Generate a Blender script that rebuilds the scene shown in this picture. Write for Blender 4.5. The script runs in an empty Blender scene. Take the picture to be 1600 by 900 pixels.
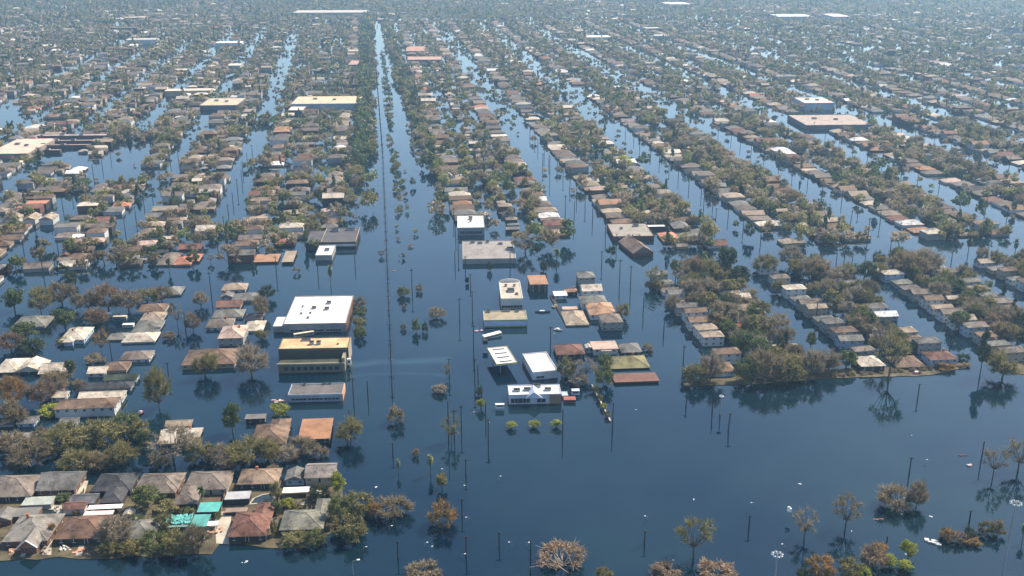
import bpy, bmesh, math, random
import numpy as np
from mathutils import Vector, Matrix

scene = bpy.context.scene
col = scene.collection
R = math.radians

# ---------------------------------------------------------------- camera
CAM_H = 210.0
HAZE = 0.000115
PITCH = R(19.3)
FPX = 1600.0
cd = bpy.data.cameras.new("camera")
cd.sensor_width = 36.0
cd.lens = 36.0
cd.clip_start = 1.0
cd.clip_end = 60000.0
cam = bpy.data.objects.new("camera", cd)
col.objects.link(cam)
cam.location = (0, 0, CAM_H)
cam.rotation_euler = (math.pi / 2 - PITCH, 0, 0)
scene.camera = cam

# ---------------------------------------------------------------- world, sun, exposure
SUN_EL = 48.0
SUN_AZ = 50.0          # degrees to the right of the view direction
world = bpy.data.worlds.new("World")
scene.world = world
world.use_nodes = True
wn = world.node_tree
for n in list(wn.nodes):
    wn.nodes.remove(n)
wo = wn.nodes.new("ShaderNodeOutputWorld")
bg = wn.nodes.new("ShaderNodeBackground")
sk = wn.nodes.new("ShaderNodeTexSky")
sk.sky_type = 'NISHITA'
sk.sun_disc = False
sk.sun_elevation = R(SUN_EL)
sk.sun_rotation = R(SUN_AZ)
sk.altitude = 100
sk.air_density = 1.1
sk.dust_density = 0.9
sk.ozone_density = 2.0
bg.inputs['Strength'].default_value = 0.13
wn.links.new(sk.outputs[0], bg.inputs[0])
wn.links.new(bg.outputs[0], wo.inputs[0])

sd = bpy.data.lights.new("sun", 'SUN')
sd.energy = 5.0
sd.angle = R(0.5)
sd.color = (1.0, 0.87, 0.69)
sun = bpy.data.objects.new("sun", sd)
col.objects.link(sun)
sdir = Vector((math.sin(R(SUN_AZ)) * math.cos(R(SUN_EL)), math.cos(R(SUN_AZ)) * math.cos(R(SUN_EL)), math.sin(R(SUN_EL))))
sun.rotation_euler = sdir.to_track_quat('Z', 'Y').to_euler()
sun.location = (300, 300, 600)

scene.view_settings.view_transform = 'Standard'
scene.view_settings.look = 'None'
scene.view_settings.gamma = 1.0
scene.view_settings.use_curve_mapping = False
scene.view_settings.exposure = 0.77
scene.cycles.use_denoising = True
scene.cycles.max_bounces = 5
scene.cycles.diffuse_bounces = 2
scene.cycles.glossy_bounces = 2
scene.cycles.transmission_bounces = 2
scene.cycles.volume_bounces = 1
scene.cycles.transparent_max_bounces = 4
scene.cycles.caustics_reflective = False
scene.cycles.caustics_refractive = False

# ---------------------------------------------------------------- pixel and street-grid helpers
T = R(7.5)             # the street grid is turned a little against the view
CT, ST = math.cos(T), math.sin(T)
CP, SP = math.cos(PITCH), math.sin(PITCH)


def at(px, py, z=0.0):
    rx = (px - 800) / FPX
    ry = (450 - py) / FPX
    y = CP + ry * SP
    zz = -SP + ry * CP
    t = (z - CAM_H) / zz
    return Vector((rx * t, y * t, z))


def topx(x, y, z=0.0):
    f = y * CP - (z - CAM_H) * SP
    u = y * SP + (z - CAM_H) * CP
    return 800 + FPX * x / f, 450 - FPX * u / f


def depth(x, y, z=0.0):
    return y * CP - (z - CAM_H) * SP


def uvp(u, v, z=0.0):
    return Vector((u * CT - v * ST, u * ST + v * CT, z))


def touv(x, y):
    return x * CT + y * ST, -x * ST + y * CT


# ---------------------------------------------------------------- materials
def new_mat(name):
    m = bpy.data.materials.new(name)
    m.use_nodes = True
    nt = m.node_tree
    b = nt.nodes['Principled BSDF']
    b.inputs['Roughness'].default_value = 0.85
    b.inputs['Specular IOR Level'].default_value = 0.25
    return m, nt, b


def noise(nt, scale, detail=4, coord=None, rough=0.6):
    n = nt.nodes.new("ShaderNodeTexNoise")
    n.inputs['Scale'].default_value = scale
    n.inputs['Detail'].default_value = detail
    n.inputs['Roughness'].default_value = rough
    if coord is not None:
        nt.links.new(coord, n.inputs['Vector'])
    return n.outputs['Fac']


def ramp(nt, fac, stops):
    r = nt.nodes.new("ShaderNodeValToRGB")
    e = r.color_ramp.elements
    while len(e) > 1:
        e.remove(e[-1])
    e[0].position = stops[0][0]
    e[0].color = (*stops[0][1], 1)
    for p, c in stops[1:]:
        x = e.new(p)
        x.color = (*c, 1)
    nt.links.new(fac, r.inputs[0])
    return r.outputs[0]


def mix(nt, mode, fac, a, b):
    m = nt.nodes.new("ShaderNodeMix")
    m.data_type = 'RGBA'
    m.blend_type = mode
    for s, v in ((m.inputs[0], fac), (m.inputs[6], a), (m.inputs[7], b)):
        if hasattr(v, 'is_linked') or hasattr(v, 'links'):
            nt.links.new(v, s)
        elif isinstance(v, (int, float)):
            s.default_value = v
        else:
            s.default_value = (*v, 1)
    return m.outputs[2]


def surface_mat(name, base='object', stain=0.5, fine=2.5, rough=0.85, lift=1.0, spec=0.2, damage=False):
    """weathered surface; base: 'object' = the object's own colour, 'attribute' = per-face colour, or an RGB"""
    m, nt, b = new_mat(name)
    tc = nt.nodes.new("ShaderNodeNewGeometry")
    if base == 'object':
        oi = nt.nodes.new("ShaderNodeObjectInfo")
        c = oi.outputs['Color']
    elif base == 'attribute':
        at_ = nt.nodes.new("ShaderNodeAttribute")
        at_.attribute_name = 'tint'
        c = at_.outputs['Color']
    else:
        rgb = nt.nodes.new("ShaderNodeRGB")
        rgb.outputs[0].default_value = (*base, 1)
        c = rgb.outputs[0]
    n1 = noise(nt, 0.16, 5, tc.outputs['Position'], 0.65)
    lo, hi = 1 - stain, 1 + stain * 0.7
    s1 = ramp(nt, n1, [(0.32, (lo, lo, lo * 0.97)), (0.5, (1, 1, 1)), (0.7, (hi, hi, hi * 0.97))])
    c = mix(nt, 'MULTIPLY', 1.0, c, s1)
    n2 = noise(nt, fine, 3, tc.outputs['Position'], 0.7)
    s2 = ramp(nt, n2, [(0.3, (0.78, 0.78, 0.78)), (0.7, (1.2, 1.2, 1.2))])
    c = mix(nt, 'MULTIPLY', 0.8, c, s2)
    if damage:
        n3 = noise(nt, 0.42, 2, tc.outputs['Position'], 0.5)
        s3 = ramp(nt, n3, [(0.0, (.62, .60, .58)), (0.385, (.62, .60, .58)), (0.40, (1, 1, 1)), (0.64, (1, 1, 1)), (0.655, (1.5, 1.42, 1.3)), (1.0, (1.5, 1.42, 1.3))])
        c = mix(nt, 'MULTIPLY', 0.8, c, s3)
    if lift != 1.0:
        c = mix(nt, 'MULTIPLY', 1.0, c, (lift, lift, lift))
    nt.links.new(c, b.inputs['Base Color'])
    b.inputs['Roughness'].default_value = rough
    b.inputs['Specular IOR Level'].default_value = spec
    return m


M = {}
M['roof'] = surface_mat('roof_shingle', stain=0.6, damage=True)
M['ridge'] = surface_mat('ridge_cap', stain=0.2, lift=1.35)
M['wall'] = surface_mat('painted_wall', stain=0.2)
M['flat'] = surface_mat('flat_roof_membrane', stain=0.30, fine=0.7)
M['stuff_roof'] = surface_mat('far_roofs', base='attribute', stain=0.3)
M['trim'] = surface_mat('white_trim', base=(0.7, 0.69, 0.65), stain=0.2)
M['dark'] = surface_mat('dark_opening', base=(0.03, 0.03, 0.032), stain=0.2)
M['wood'] = surface_mat('weathered_pole_wood', base=(0.05, 0.042, 0.036), stain=0.3)
M['metal'] = surface_mat('galvanised_metal', base=(0.32, 0.33, 0.34), stain=0.2, rough=0.5)
M['lamp'] = surface_mat('lamp_housing', base=(0.82, 0.82, 0.80), stain=0.1)
M['soil'] = surface_mat('wet_soil_and_grass', base=(0.095, 0.078, 0.045), stain=0.7, fine=0.8)
M['concrete'] = surface_mat('concrete', base=(0.42, 0.37, 0.30), stain=0.35)
M['white'] = surface_mat('white_paint', base=(0.78, 0.77, 0.74), stain=0.15)
M['pool'] = surface_mat('stagnant_pool', base=(0.02, 0.03, 0.03), stain=0.3, rough=0.1, spec=0.5)
M['tarp'] = surface_mat('turquoise_tarp', base=(0.09, 0.34, 0.31), stain=0.3, rough=0.5)
M['brick'] = surface_mat('orange_brick', base=(0.36, 0.15, 0.07), stain=0.3)
M['bark'] = surface_mat('bark', base=(0.13, 0.11, 0.09), stain=0.3)
M['pale_bark'] = surface_mat('bleached_bark', base=(0.36, 0.29, 0.23), stain=0.2)

g, gnt, gb = new_mat('window_glass')
gb.inputs['Base Color'].default_value = (0.03, 0.035, 0.045, 1)
gb.inputs['Roughness'].default_value = 0.15
gb.inputs['Specular IOR Level'].default_value = 0.5
M['glass'] = g


def leaf_mat(name, base):
    m, nt, b = new_mat(name)
    if base == 'object':
        c = nt.nodes.new("ShaderNodeObjectInfo").outputs['Color']
    else:
        a = nt.nodes.new("ShaderNodeAttribute")
        a.attribute_name = 'tint'
        c = a.outputs['Color']
    geo = nt.nodes.new("ShaderNodeNewGeometry")
    n = noise(nt, 0.35, 3, geo.outputs['Position'], 0.6)
    s = ramp(nt, n, [(0.3, (0.7, 0.78, 0.75)), (0.55, (1, 1, 1)), (0.72, (1.4, 1.34, 1.2))])
    c = mix(nt, 'MULTIPLY', 1.0, c, s)
    r = ramp(nt, geo.outputs['Random Per Island'], [(0.0, (0.6, 0.62, 0.6)), (0.6, (1, 1, 1)), (1.0, (1.6, 1.45, 1.3))])
    c = mix(nt, 'MULTIPLY', 1.0, c, r)
    nt.links.new(c, b.inputs['Base Color'])
    b.inputs['Roughness'].default_value = 0.8
    tr = nt.nodes.new("ShaderNodeBsdfTranslucent")
    nt.links.new(c, tr.inputs[0])
    ms = nt.nodes.new("ShaderNodeMixShader")
    ms.inputs[0].default_value = 0.3
    nt.links.new(b.outputs[0], ms.inputs[1])
    nt.links.new(tr.outputs[0], ms.inputs[2])
    nt.links.new(ms.outputs[0], nt.nodes['Material Output'].inputs[0])
    return m


M['leaf'] = leaf_mat('foliage', 'object')
M['stuff_leaf'] = leaf_mat('far_foliage', 'attribute')


# ---------------------------------------------------------------- mesh helpers
class MB:
    def __init__(s):
        s.v, s.f, s.m = [], [], []

    def quad(s, a, b, c, d, mi=0):
        i = len(s.v)
        s.v += [tuple(a), tuple(b), tuple(c), tuple(d)]
        s.f.append((i, i + 1, i + 2, i + 3))
        s.m.append(mi)

    def tri(s, a, b, c, mi=0):
        i = len(s.v)
        s.v += [tuple(a), tuple(b), tuple(c)]
        s.f.append((i, i + 1, i + 2))
        s.m.append(mi)

    def box(s, x0, y0, z0, x1, y1, z1, mi=0):
        i = len(s.v)
        s.v += [(x0, y0, z0), (x1, y0, z0), (x1, y1, z0), (x0, y1, z0), (x0, y0, z1), (x1, y0, z1), (x1, y1, z1), (x0, y1, z1)]
        for q in ((3, 2, 1, 0), (4, 5, 6, 7), (0, 1, 5, 4), (1, 2, 6, 5), (2, 3, 7, 6), (3, 0, 4, 7)):
            s.f.append(tuple(i + k for k in q))
            s.m.append(mi)

    def tube(s, p, q, r0, r1, n=6, mi=0):
        p, q = Vector(p), Vector(q)
        d = (q - p).normalized()
        a = d.orthogonal().normalized()
        b = d.cross(a)
        i = len(s.v)
        for c, r in ((p, r0), (q, r1)):
            for k in range(n):
                t = 2 * math.pi * k / n
                s.v.append(tuple(c + a * (r * math.cos(t)) + b * (r * math.sin(t))))
        for k in range(n):
            k2 = (k + 1) % n
            s.f.append((i + k, i + k2, i + n + k2, i + n + k))
            s.m.append(mi)
        s.f.append(tuple(i + n + k for k in range(n)))
        s.m.append(mi)

    def poly(s, pts, z0, z1, mi=0):
        """prism over a polygon (counter-clockwise)"""
        n = len(pts)
        i = len(s.v)
        s.v += [(p[0], p[1], z0) for p in pts] + [(p[0], p[1], z1) for p in pts]
        s.f.append(tuple(i + n + k for k in range(n)))
        s.m.append(mi)
        for k in range(n):
            k2 = (k + 1) % n
            s.f.append((i + k, i + k2, i + n + k2, i + n + k))
            s.m.append(mi)

    def mesh(s, name, mats):
        me = bpy.data.meshes.new(name)
        me.from_pydata(s.v, [], s.f)
        for mm in mats:
            me.materials.append(mm)
        if len(mats) > 1:
            me.polygons.foreach_set('material_index', s.m)
        me.update()
        return me


def link(name, me, parent=None, loc=None, rz=0.0, color=None):
    o = bpy.data.objects.new(name, me)
    col.objects.link(o)
    if parent is not None:
        o.parent = parent
    if loc is not None:
        o.location = loc
    if rz:
        o.rotation_euler = (0, 0, rz)
    if color is not None:
        o.color = (*color, 1)
    return o


ALL_LABELS = {}


def thing(name, label, cat, loc=(0, 0, 0), rz=0.0, group=None, me=None, color=None):
    o = link(name, me, None, loc, rz, color)
    o['label'] = label
    o['category'] = cat
    if group:
        o['group'] = group
    ALL_LABELS.setdefault(label, []).append(o.name)
    return o


def structure(name, me, loc=(0, 0, 0), kind='structure'):
    o = link(name, me, None, loc)
    o['kind'] = kind
    return o


# ---------------------------------------------------------------- house shapes
def hip_roof(mb, x0, y0, x1, y1, z, pitch, gable=False, cap=True):
    w, d = x1 - x0, y1 - y0
    th = 0.16
    if w >= d:
        h = d / 2 * pitch
        ins = 0 if gable else d / 2
        a = Vector((x0 + ins, (y0 + y1) / 2, z + h))
        b = Vector((x1 - ins, (y0 + y1) / 2, z + h))
    else:
        h = w / 2 * pitch
        ins = 0 if gable else w / 2
        a = Vector(((x0 + x1) / 2, y0 + ins, z + h))
        b = Vector(((x0 + x1) / 2, y1 - ins, z + h))
    A, B, C, D = (Vector((x0, y0, z)), Vector((x1, y0, z)), Vector((x1, y1, z)), Vector((x0, y1, z)))
    if w >= d:
        mb.quad(A, B, b, a)
        mb.quad(C, D, a, b)
        mb.tri(B, C, b, 2 if gable else 0)
        mb.tri(D, A, a, 2 if gable else 0)
        ends = [(A, a), (B, b), (C, b), (D, a)]
    else:
        mb.quad(B, C, b, a)
        mb.quad(D, A, a, b)
        mb.tri(A, B, a, 2 if gable else 0)
        mb.tri(C, D, b, 2 if gable else 0)
        ends = [(A, a), (B, a), (C, b), (D, b)]
    # fascia
    for p, q in ((A, B), (B, C), (C, D), (D, A)):
        dz = Vector((0, 0, -th))
        mb.quad(p + dz, q + dz, q, p, 1)
    mb.quad(D + Vector((0, 0, -th)), C + Vector((0, 0, -th)), B + Vector((0, 0, -th)), A + Vector((0, 0, -th)), 1)
    if cap:
        mb.tube(a + Vector((0, 0, 0.03)), b + Vector((0, 0, 0.03)), 0.13, 0.13, 4, 1) if (a - b).length > 0.1 else None
        if not gable:
            for p, q in ends:
                mb.tube(p + Vector((0, 0, 0.02)), q + Vector((0, 0, 0.03)), 0.11, 0.11, 4, 1)
    return h


def win_mesh(w, h, name='window'):
    mb = MB()
    mb.box(-w / 2, -0.06, -h / 2, w / 2, 0.0, h / 2, 0)
    mb.box(-w / 2 - 0.1, -0.09, h / 2, w / 2 + 0.1, 0.0, h / 2 + 0.12, 1)
    mb.box(-w / 2 - 0.1, -0.12, -h / 2 - 0.12, w / 2 + 0.1, 0.0, -h / 2, 1)
    mb.box(-0.05, -0.08, -h / 2, 0.05, -0.061, h / 2, 1)
    return mb.mesh(name, [M['glass'], M['trim']])


WIN = win_mesh(1.1, 1.3)
WIN_L = win_mesh(2.2, 1.1)
_d = MB()
_d.box(-0.5, -0.06, -1.0, 0.5, 0, 1.0, 0)
_d.box(-0.62, -0.05, -1.0, -0.5, 0, 1.1, 1)
_d.box(0.5, -0.05, -1.0, 0.62, 0, 1.1, 1)
DOOR = _d.mesh('door', [M['dark'], M['trim']])
_c = MB()
_c.box(-0.45, -0.35, -0.8, 0.45, 0.35, 0.9)
_c.box(-0.52, -0.42, 0.9, 0.52, 0.42, 1.02)
CHIM = _c.mesh('chimney', [M['brick']])
_c = MB()
_c.tube((0, 0, -0.3), (0, 0, 0.45), 0.12, 0.12, 6)
_c.tube((0, 0, 0.45), (0, 0, 0.6), 0.2, 0.05, 6)
VENT = _c.mesh('roof_vent', [M['metal']])

_cache = {}


def house_meshes(w, d, hw, roof, pitch, wings, ov):
    key = (round(w, 2), round(d, 2), round(hw, 2), roof, round(pitch, 2), tuple(map(tuple, wings)), ov)
    if key in _cache:
        return _cache[key]
    wall, rf = MB(), MB()
    rects = [(-w / 2, -d / 2, w / 2, d / 2)] + [tuple(r[:4]) for r in wings]
    tops = []
    for k, (x0, y0, x1, y1) in enumerate(rects):
        e = 0.003 * k
        hk = hw if k == 0 or len(wings[k - 1]) < 5 else wings[k - 1][4]
        wall.box(x0 + ov + e, y0 + ov + e, -1.5, x1 - ov - e, y1 - ov - e, hk - 0.17 - e)
        z = hk + 0.004 * k
        if roof == 'flat':
            rf.box(x0, y0, z - 0.15, x1, y1, z + 0.1)
            h = 0.1
        else:
            h = hip_roof(rf, x0, y0, x1, y1, z, pitch, gable=(roof == 'gable'))
        tops.append(z + h)
    _cache[key] = (wall.mesh('wall', [M['wall']]), rf.mesh('roof', [M['roof'] if roof != 'flat' else M['flat'], M['ridge'], M['wall']]), tops)
    return _cache[key]


def build_house(name, label, cat, loc, rz, w, d, hw, roof='hip', pitch=0.42, rc=(0.2, 0.15, 0.1), wc=(0.4, 0.36, 0.3), wings=(), ov=0.45, group=None, detail=1, rng=random, storeys=1):
    root = thing(name, label, cat, loc, rz, group)
    wm, rm, tops = house_meshes(w, d, hw, roof, pitch, wings, ov)
    link('wall', wm, root, color=wc)
    rf = link('roof', rm, root, color=rc)
    if detail >= 1 and roof != 'flat':
        if rng.random() < 0.15:
            link('chimney', CHIM, rf, loc=(w * rng.uniform(-.25, .25), d * rng.uniform(-.1, .3), tops[0] - 0.4))
        if detail >= 2:
            for _ in range(rng.randint(1, 3)):
                fx, fy = rng.uniform(-.3, .3), rng.uniform(-.28, -.1)
                sl = pitch * (min(w, d) / 2)
                if w >= d:
                    zz = hw + sl * max(0.1, 1 - abs(fy) * 2)
                else:
                    zz = hw + sl * max(0.1, 1 - abs(fx) * 2)
                link('roof_vent', VENT, rf, loc=(w * fx, d * fy, zz))
    if detail >= 2 and hw > 1.4:
        fy = -d / 2 + ov
        n = max(2, int(w / 3.6))
        zs = [hw - 1.1] if hw < 4.5 else [hw - 1.1, hw - 3.9]
        for zi, z in enumerate(zs):
            if z < 0.4:
                continue
            for k in range(n):
                x = -w / 2 + w * (k + 0.5) / n
                if detail >= 3 and zi == len(zs) - 1 and k == n // 2:
                    link('door', DOOR, root, loc=(x, fy - 0.003, max(0.9, z - 0.45)))
                    continue
                link('window', WIN, root, loc=(x, fy - 0.003, z))
            for sx in (-1, 1):
                m_ = max(2, int(d / 5))
                for k in range(m_):
                    y = -d / 2 + d * (k + 0.5) / m_
                    link('window', WIN, root, loc=(sx * (w / 2 - ov + 0.003), y, z), rz=sx * math.pi / 2)
    return root


def solve(x0, x1, yt, yb, hw, roof, pitch, rz):
    """front edge from the waterline in the photograph, depth from the height at which the roof ends"""
    xc = (x0 + x1) / 2
    p = at(xc, yb)
    w = (x1 - x0) * depth(p.x, p.y, hw) / FPX
    vd = Vector((-math.sin(rz), math.cos(rz), 0))

    def top(d):
        b = p + vd * d
        ys = topx(b.x, b.y, hw)[1]
        if roof in ('hip', 'gable'):
            if w >= d:
                c = p + vd * (d / 2)
                ys = min(ys, topx(c.x, c.y, hw + d / 2 * pitch)[1])
            else:
                c = p + vd * (d - (w / 2 if roof == 'hip' else 0))
                ys = min(ys, topx(c.x, c.y, hw + w / 2 * pitch)[1])
        return ys
    lo, hi = 3.0, 90.0
    for _ in range(40):
        md = (lo + hi) / 2
        if top(md) > yt:
            lo = md
        else:
            hi = md
    d = (lo + hi) / 2
    return p + vd * (d / 2), w, d


HANDS = []            # footprints kept clear of the scattered houses and trees (u, v, radius)


def ph(label, x0, x1, yt, yb, hw=2.2, roof='hip', rc=None, wc=None, pitch=0.42, wings=(), name='house', cat='house', rz=None, detail=2, seed=None, group=None):
    rz = R(3 if yb > 730 else 5) if rz is None else R(rz)
    c, w, d = solve(x0, x1, yt, yb, hw, roof, pitch, rz)
    if yb > 730:
        d = min(d, w * .925) if d < w else d
        w *= .93
    # wings are given as fractions of the main rectangle
    ws = [(a[0] * w - w / 2, a[1] * d - d / 2, a[2] * w - w / 2, a[3] * d - d / 2) + tuple(a[4:]) for a in wings]
    u, v = touv(c.x, c.y)
    HANDS.append((u, v, math.hypot(w, d) / 2))
    return build_house(name, label, cat, c, rz, w, d, hw, roof, pitch, rc or C['brown'], wc or C['w_grey'], ws, 0.45, group, detail, random.Random(hash((x0, yb)) & 0xffff), 1)


C = dict(brown=(0.20, 0.135, 0.095), redbrown=(0.19, 0.10, 0.075), grey=(0.19, 0.18, 0.165), charcoal=(0.055, 0.055, 0.058),
         tan=(0.34, 0.27, 0.20), pale=(0.52, 0.45, 0.36), terracotta=(0.36, 0.15, 0.095), white=(0.62, 0.60, 0.57), greengrey=(0.20, 0.195, 0.17),
         darkgreen=(0.05, 0.065, 0.045), pink=(0.40, 0.29, 0.235), orange=(0.36, 0.20, 0.12), greybrown=(0.22, 0.18, 0.15), mauve=(0.23, 0.185, 0.165),
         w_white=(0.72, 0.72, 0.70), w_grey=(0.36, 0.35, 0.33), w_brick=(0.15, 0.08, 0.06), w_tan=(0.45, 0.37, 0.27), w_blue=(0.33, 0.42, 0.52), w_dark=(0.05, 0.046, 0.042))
for _k, _f in (('brown', .8), ('redbrown', .85), ('grey', .8), ('greybrown', .76), ('greengrey', .8), ('mauve', .82), ('tan', .86), ('orange', .85), ('pale', .9), ('w_white', .72), ('w_grey', .8), ('w_tan', .8)):
    C[_k] = tuple(c * _f for c in C[_k])
CN = dict(brown='brown', redbrown='reddish brown', grey='grey', charcoal='charcoal', tan='tan', pale='pale', terracotta='terracotta', white='white',
          greengrey='greenish grey', darkgreen='dark green', pink='pinkish', orange='orange', greybrown='grey brown', mauve='mauve')

# ---------------------------------------------------------------- trees
def quads_mesh(name, cen, ax, ay, mats, tint=None):
    """many small leaf faces: centres and two half-axes"""
    n = len(cen)
    v = np.empty((n, 4, 3), np.float32)
    v[:, 0] = cen - ax - ay
    v[:, 1] = cen + ax - ay
    v[:, 2] = cen + ax + ay
    v[:, 3] = cen - ax + ay
    me = bpy.data.meshes.new(name)
    me.vertices.add(n * 4)
    me.vertices.foreach_set('co', v.ravel())
    me.loops.add(n * 4)
    me.loops.foreach_set('vertex_index', np.arange(n * 4, dtype=np.int32))
    me.polygons.add(n)
    me.polygons.foreach_set('loop_start', np.arange(0, n * 4, 4, dtype=np.int32))
    for mm in mats:
        me.materials.append(mm)
    if tint is not None:
        a = me.color_attributes.new('tint', 'FLOAT_COLOR', 'CORNER')
        t4 = np.ones((n, 4, 4), np.float32)
        t4[:, :, :3] = tint[:, None, :]
        a.data.foreach_set('color', t4.ravel())
    me.update(calc_edges=True)
    me.validate()
    return me


def rand_axes(rs, n, size, aspect=1.0):
    a = rs.normal(size=(n, 3))
    a /= np.linalg.norm(a, axis=1, keepdims=True)
    b = rs.normal(size=(n, 3))
    b -= (a * b).sum(1, keepdims=True) * a
    b /= np.linalg.norm(b, axis=1, keepdims=True)
    s = size * rs.uniform(0.6, 1.3, (n, 1)) / 2
    return a * s, b * s * aspect


def leaf_cloud(rs, centres, radii, per, size):
    cs, n = [], 0
    for c, r in zip(centres, radii):
        k = max(4, int(per * rs.uniform(0.6, 1.4)))
        q = rs.normal(size=(k, 3))
        q /= np.linalg.norm(q, axis=1, keepdims=True)
        q *= (rs.uniform(0.15, 1, (k, 1)) ** 0.5) * np.array(r)
        cs.append(c + q)
    cen = np.concatenate(cs)
    cen[:, 2] = np.maximum(cen[:, 2], 0.08)
    ax, ay = rand_axes(rs, len(cen), size)
    return cen, ax, ay


def twigs(rs, origins, tips, per, length, width):
    """thin twig faces fanning out around each limb end"""
    C_, A_, B_ = [], [], []
    for o, t in zip(origins, tips):
        d = (t - o) / (np.linalg.norm(t - o) + 1e-6)
        k = int(per * rs.uniform(.6, 1.4))
        dd = d + rs.normal(size=(k, 3)) * 0.55
        dd[:, 2] += 0.15
        dd /= np.linalg.norm(dd, axis=1, keepdims=True)
        L = length * rs.uniform(0.5, 1.3, (k, 1))
        p0 = o + (t - o) * rs.uniform(0.45, 1.05, (k, 1))
        side = np.cross(dd, rs.normal(size=(k, 3)))
        side /= np.linalg.norm(side, axis=1, keepdims=True)
        C_.append(p0 + dd * L / 2)
        A_.append(dd * L / 2)
        B_.append(side * width / 2)
    c = np.concatenate(C_)
    c[:, 2] = np.maximum(c[:, 2], 0.05)
    return c, np.concatenate(A_), np.concatenate(B_)


def crown_points(rs, n, rx, z0, z1, hollow=0.35, dome=True):
    out = []
    while len(out) < n:
        p = rs.uniform(-1, 1, 3)
        r = np.linalg.norm(p)
        if r > 1 or r < hollow:
            continue
        if dome and p[2] < -0.55:
            continue
        out.append((p[0] * rx, p[1] * rx, z0 + (z1 - z0) * (p[2] + 0.75) / 1.75 if dome else (z0 + z1) / 2 + p[2] * (z1 - z0) / 2))
    return np.array(out)


def limbs(mb, rs, tips, fork_z, r0, mi=0, sub=True):
    """trunk to fork, limbs bending out to every tip"""
    top = Vector((rs.uniform(-.3, .3), rs.uniform(-.3, .3), fork_z))
    mb.tube((0, 0, -1.5), top, r0, r0 * 0.75, 7, mi)
    ends = []
    for t in tips:
        t = Vector(t)
        mid = top.lerp(t, 0.5) + Vector((0, 0, -0.12 * (t - top).length)) + Vector(rs.uniform(-.35, .35, 3))
        mb.tube(top, mid, r0 * 0.42, r0 * 0.26, 5, mi)
        mb.tube(mid, t, r0 * 0.26, r0 * 0.09, 4, mi)
        ends.append((np.array(mid), np.array(t)))
    return ends


TREES = {}


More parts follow.
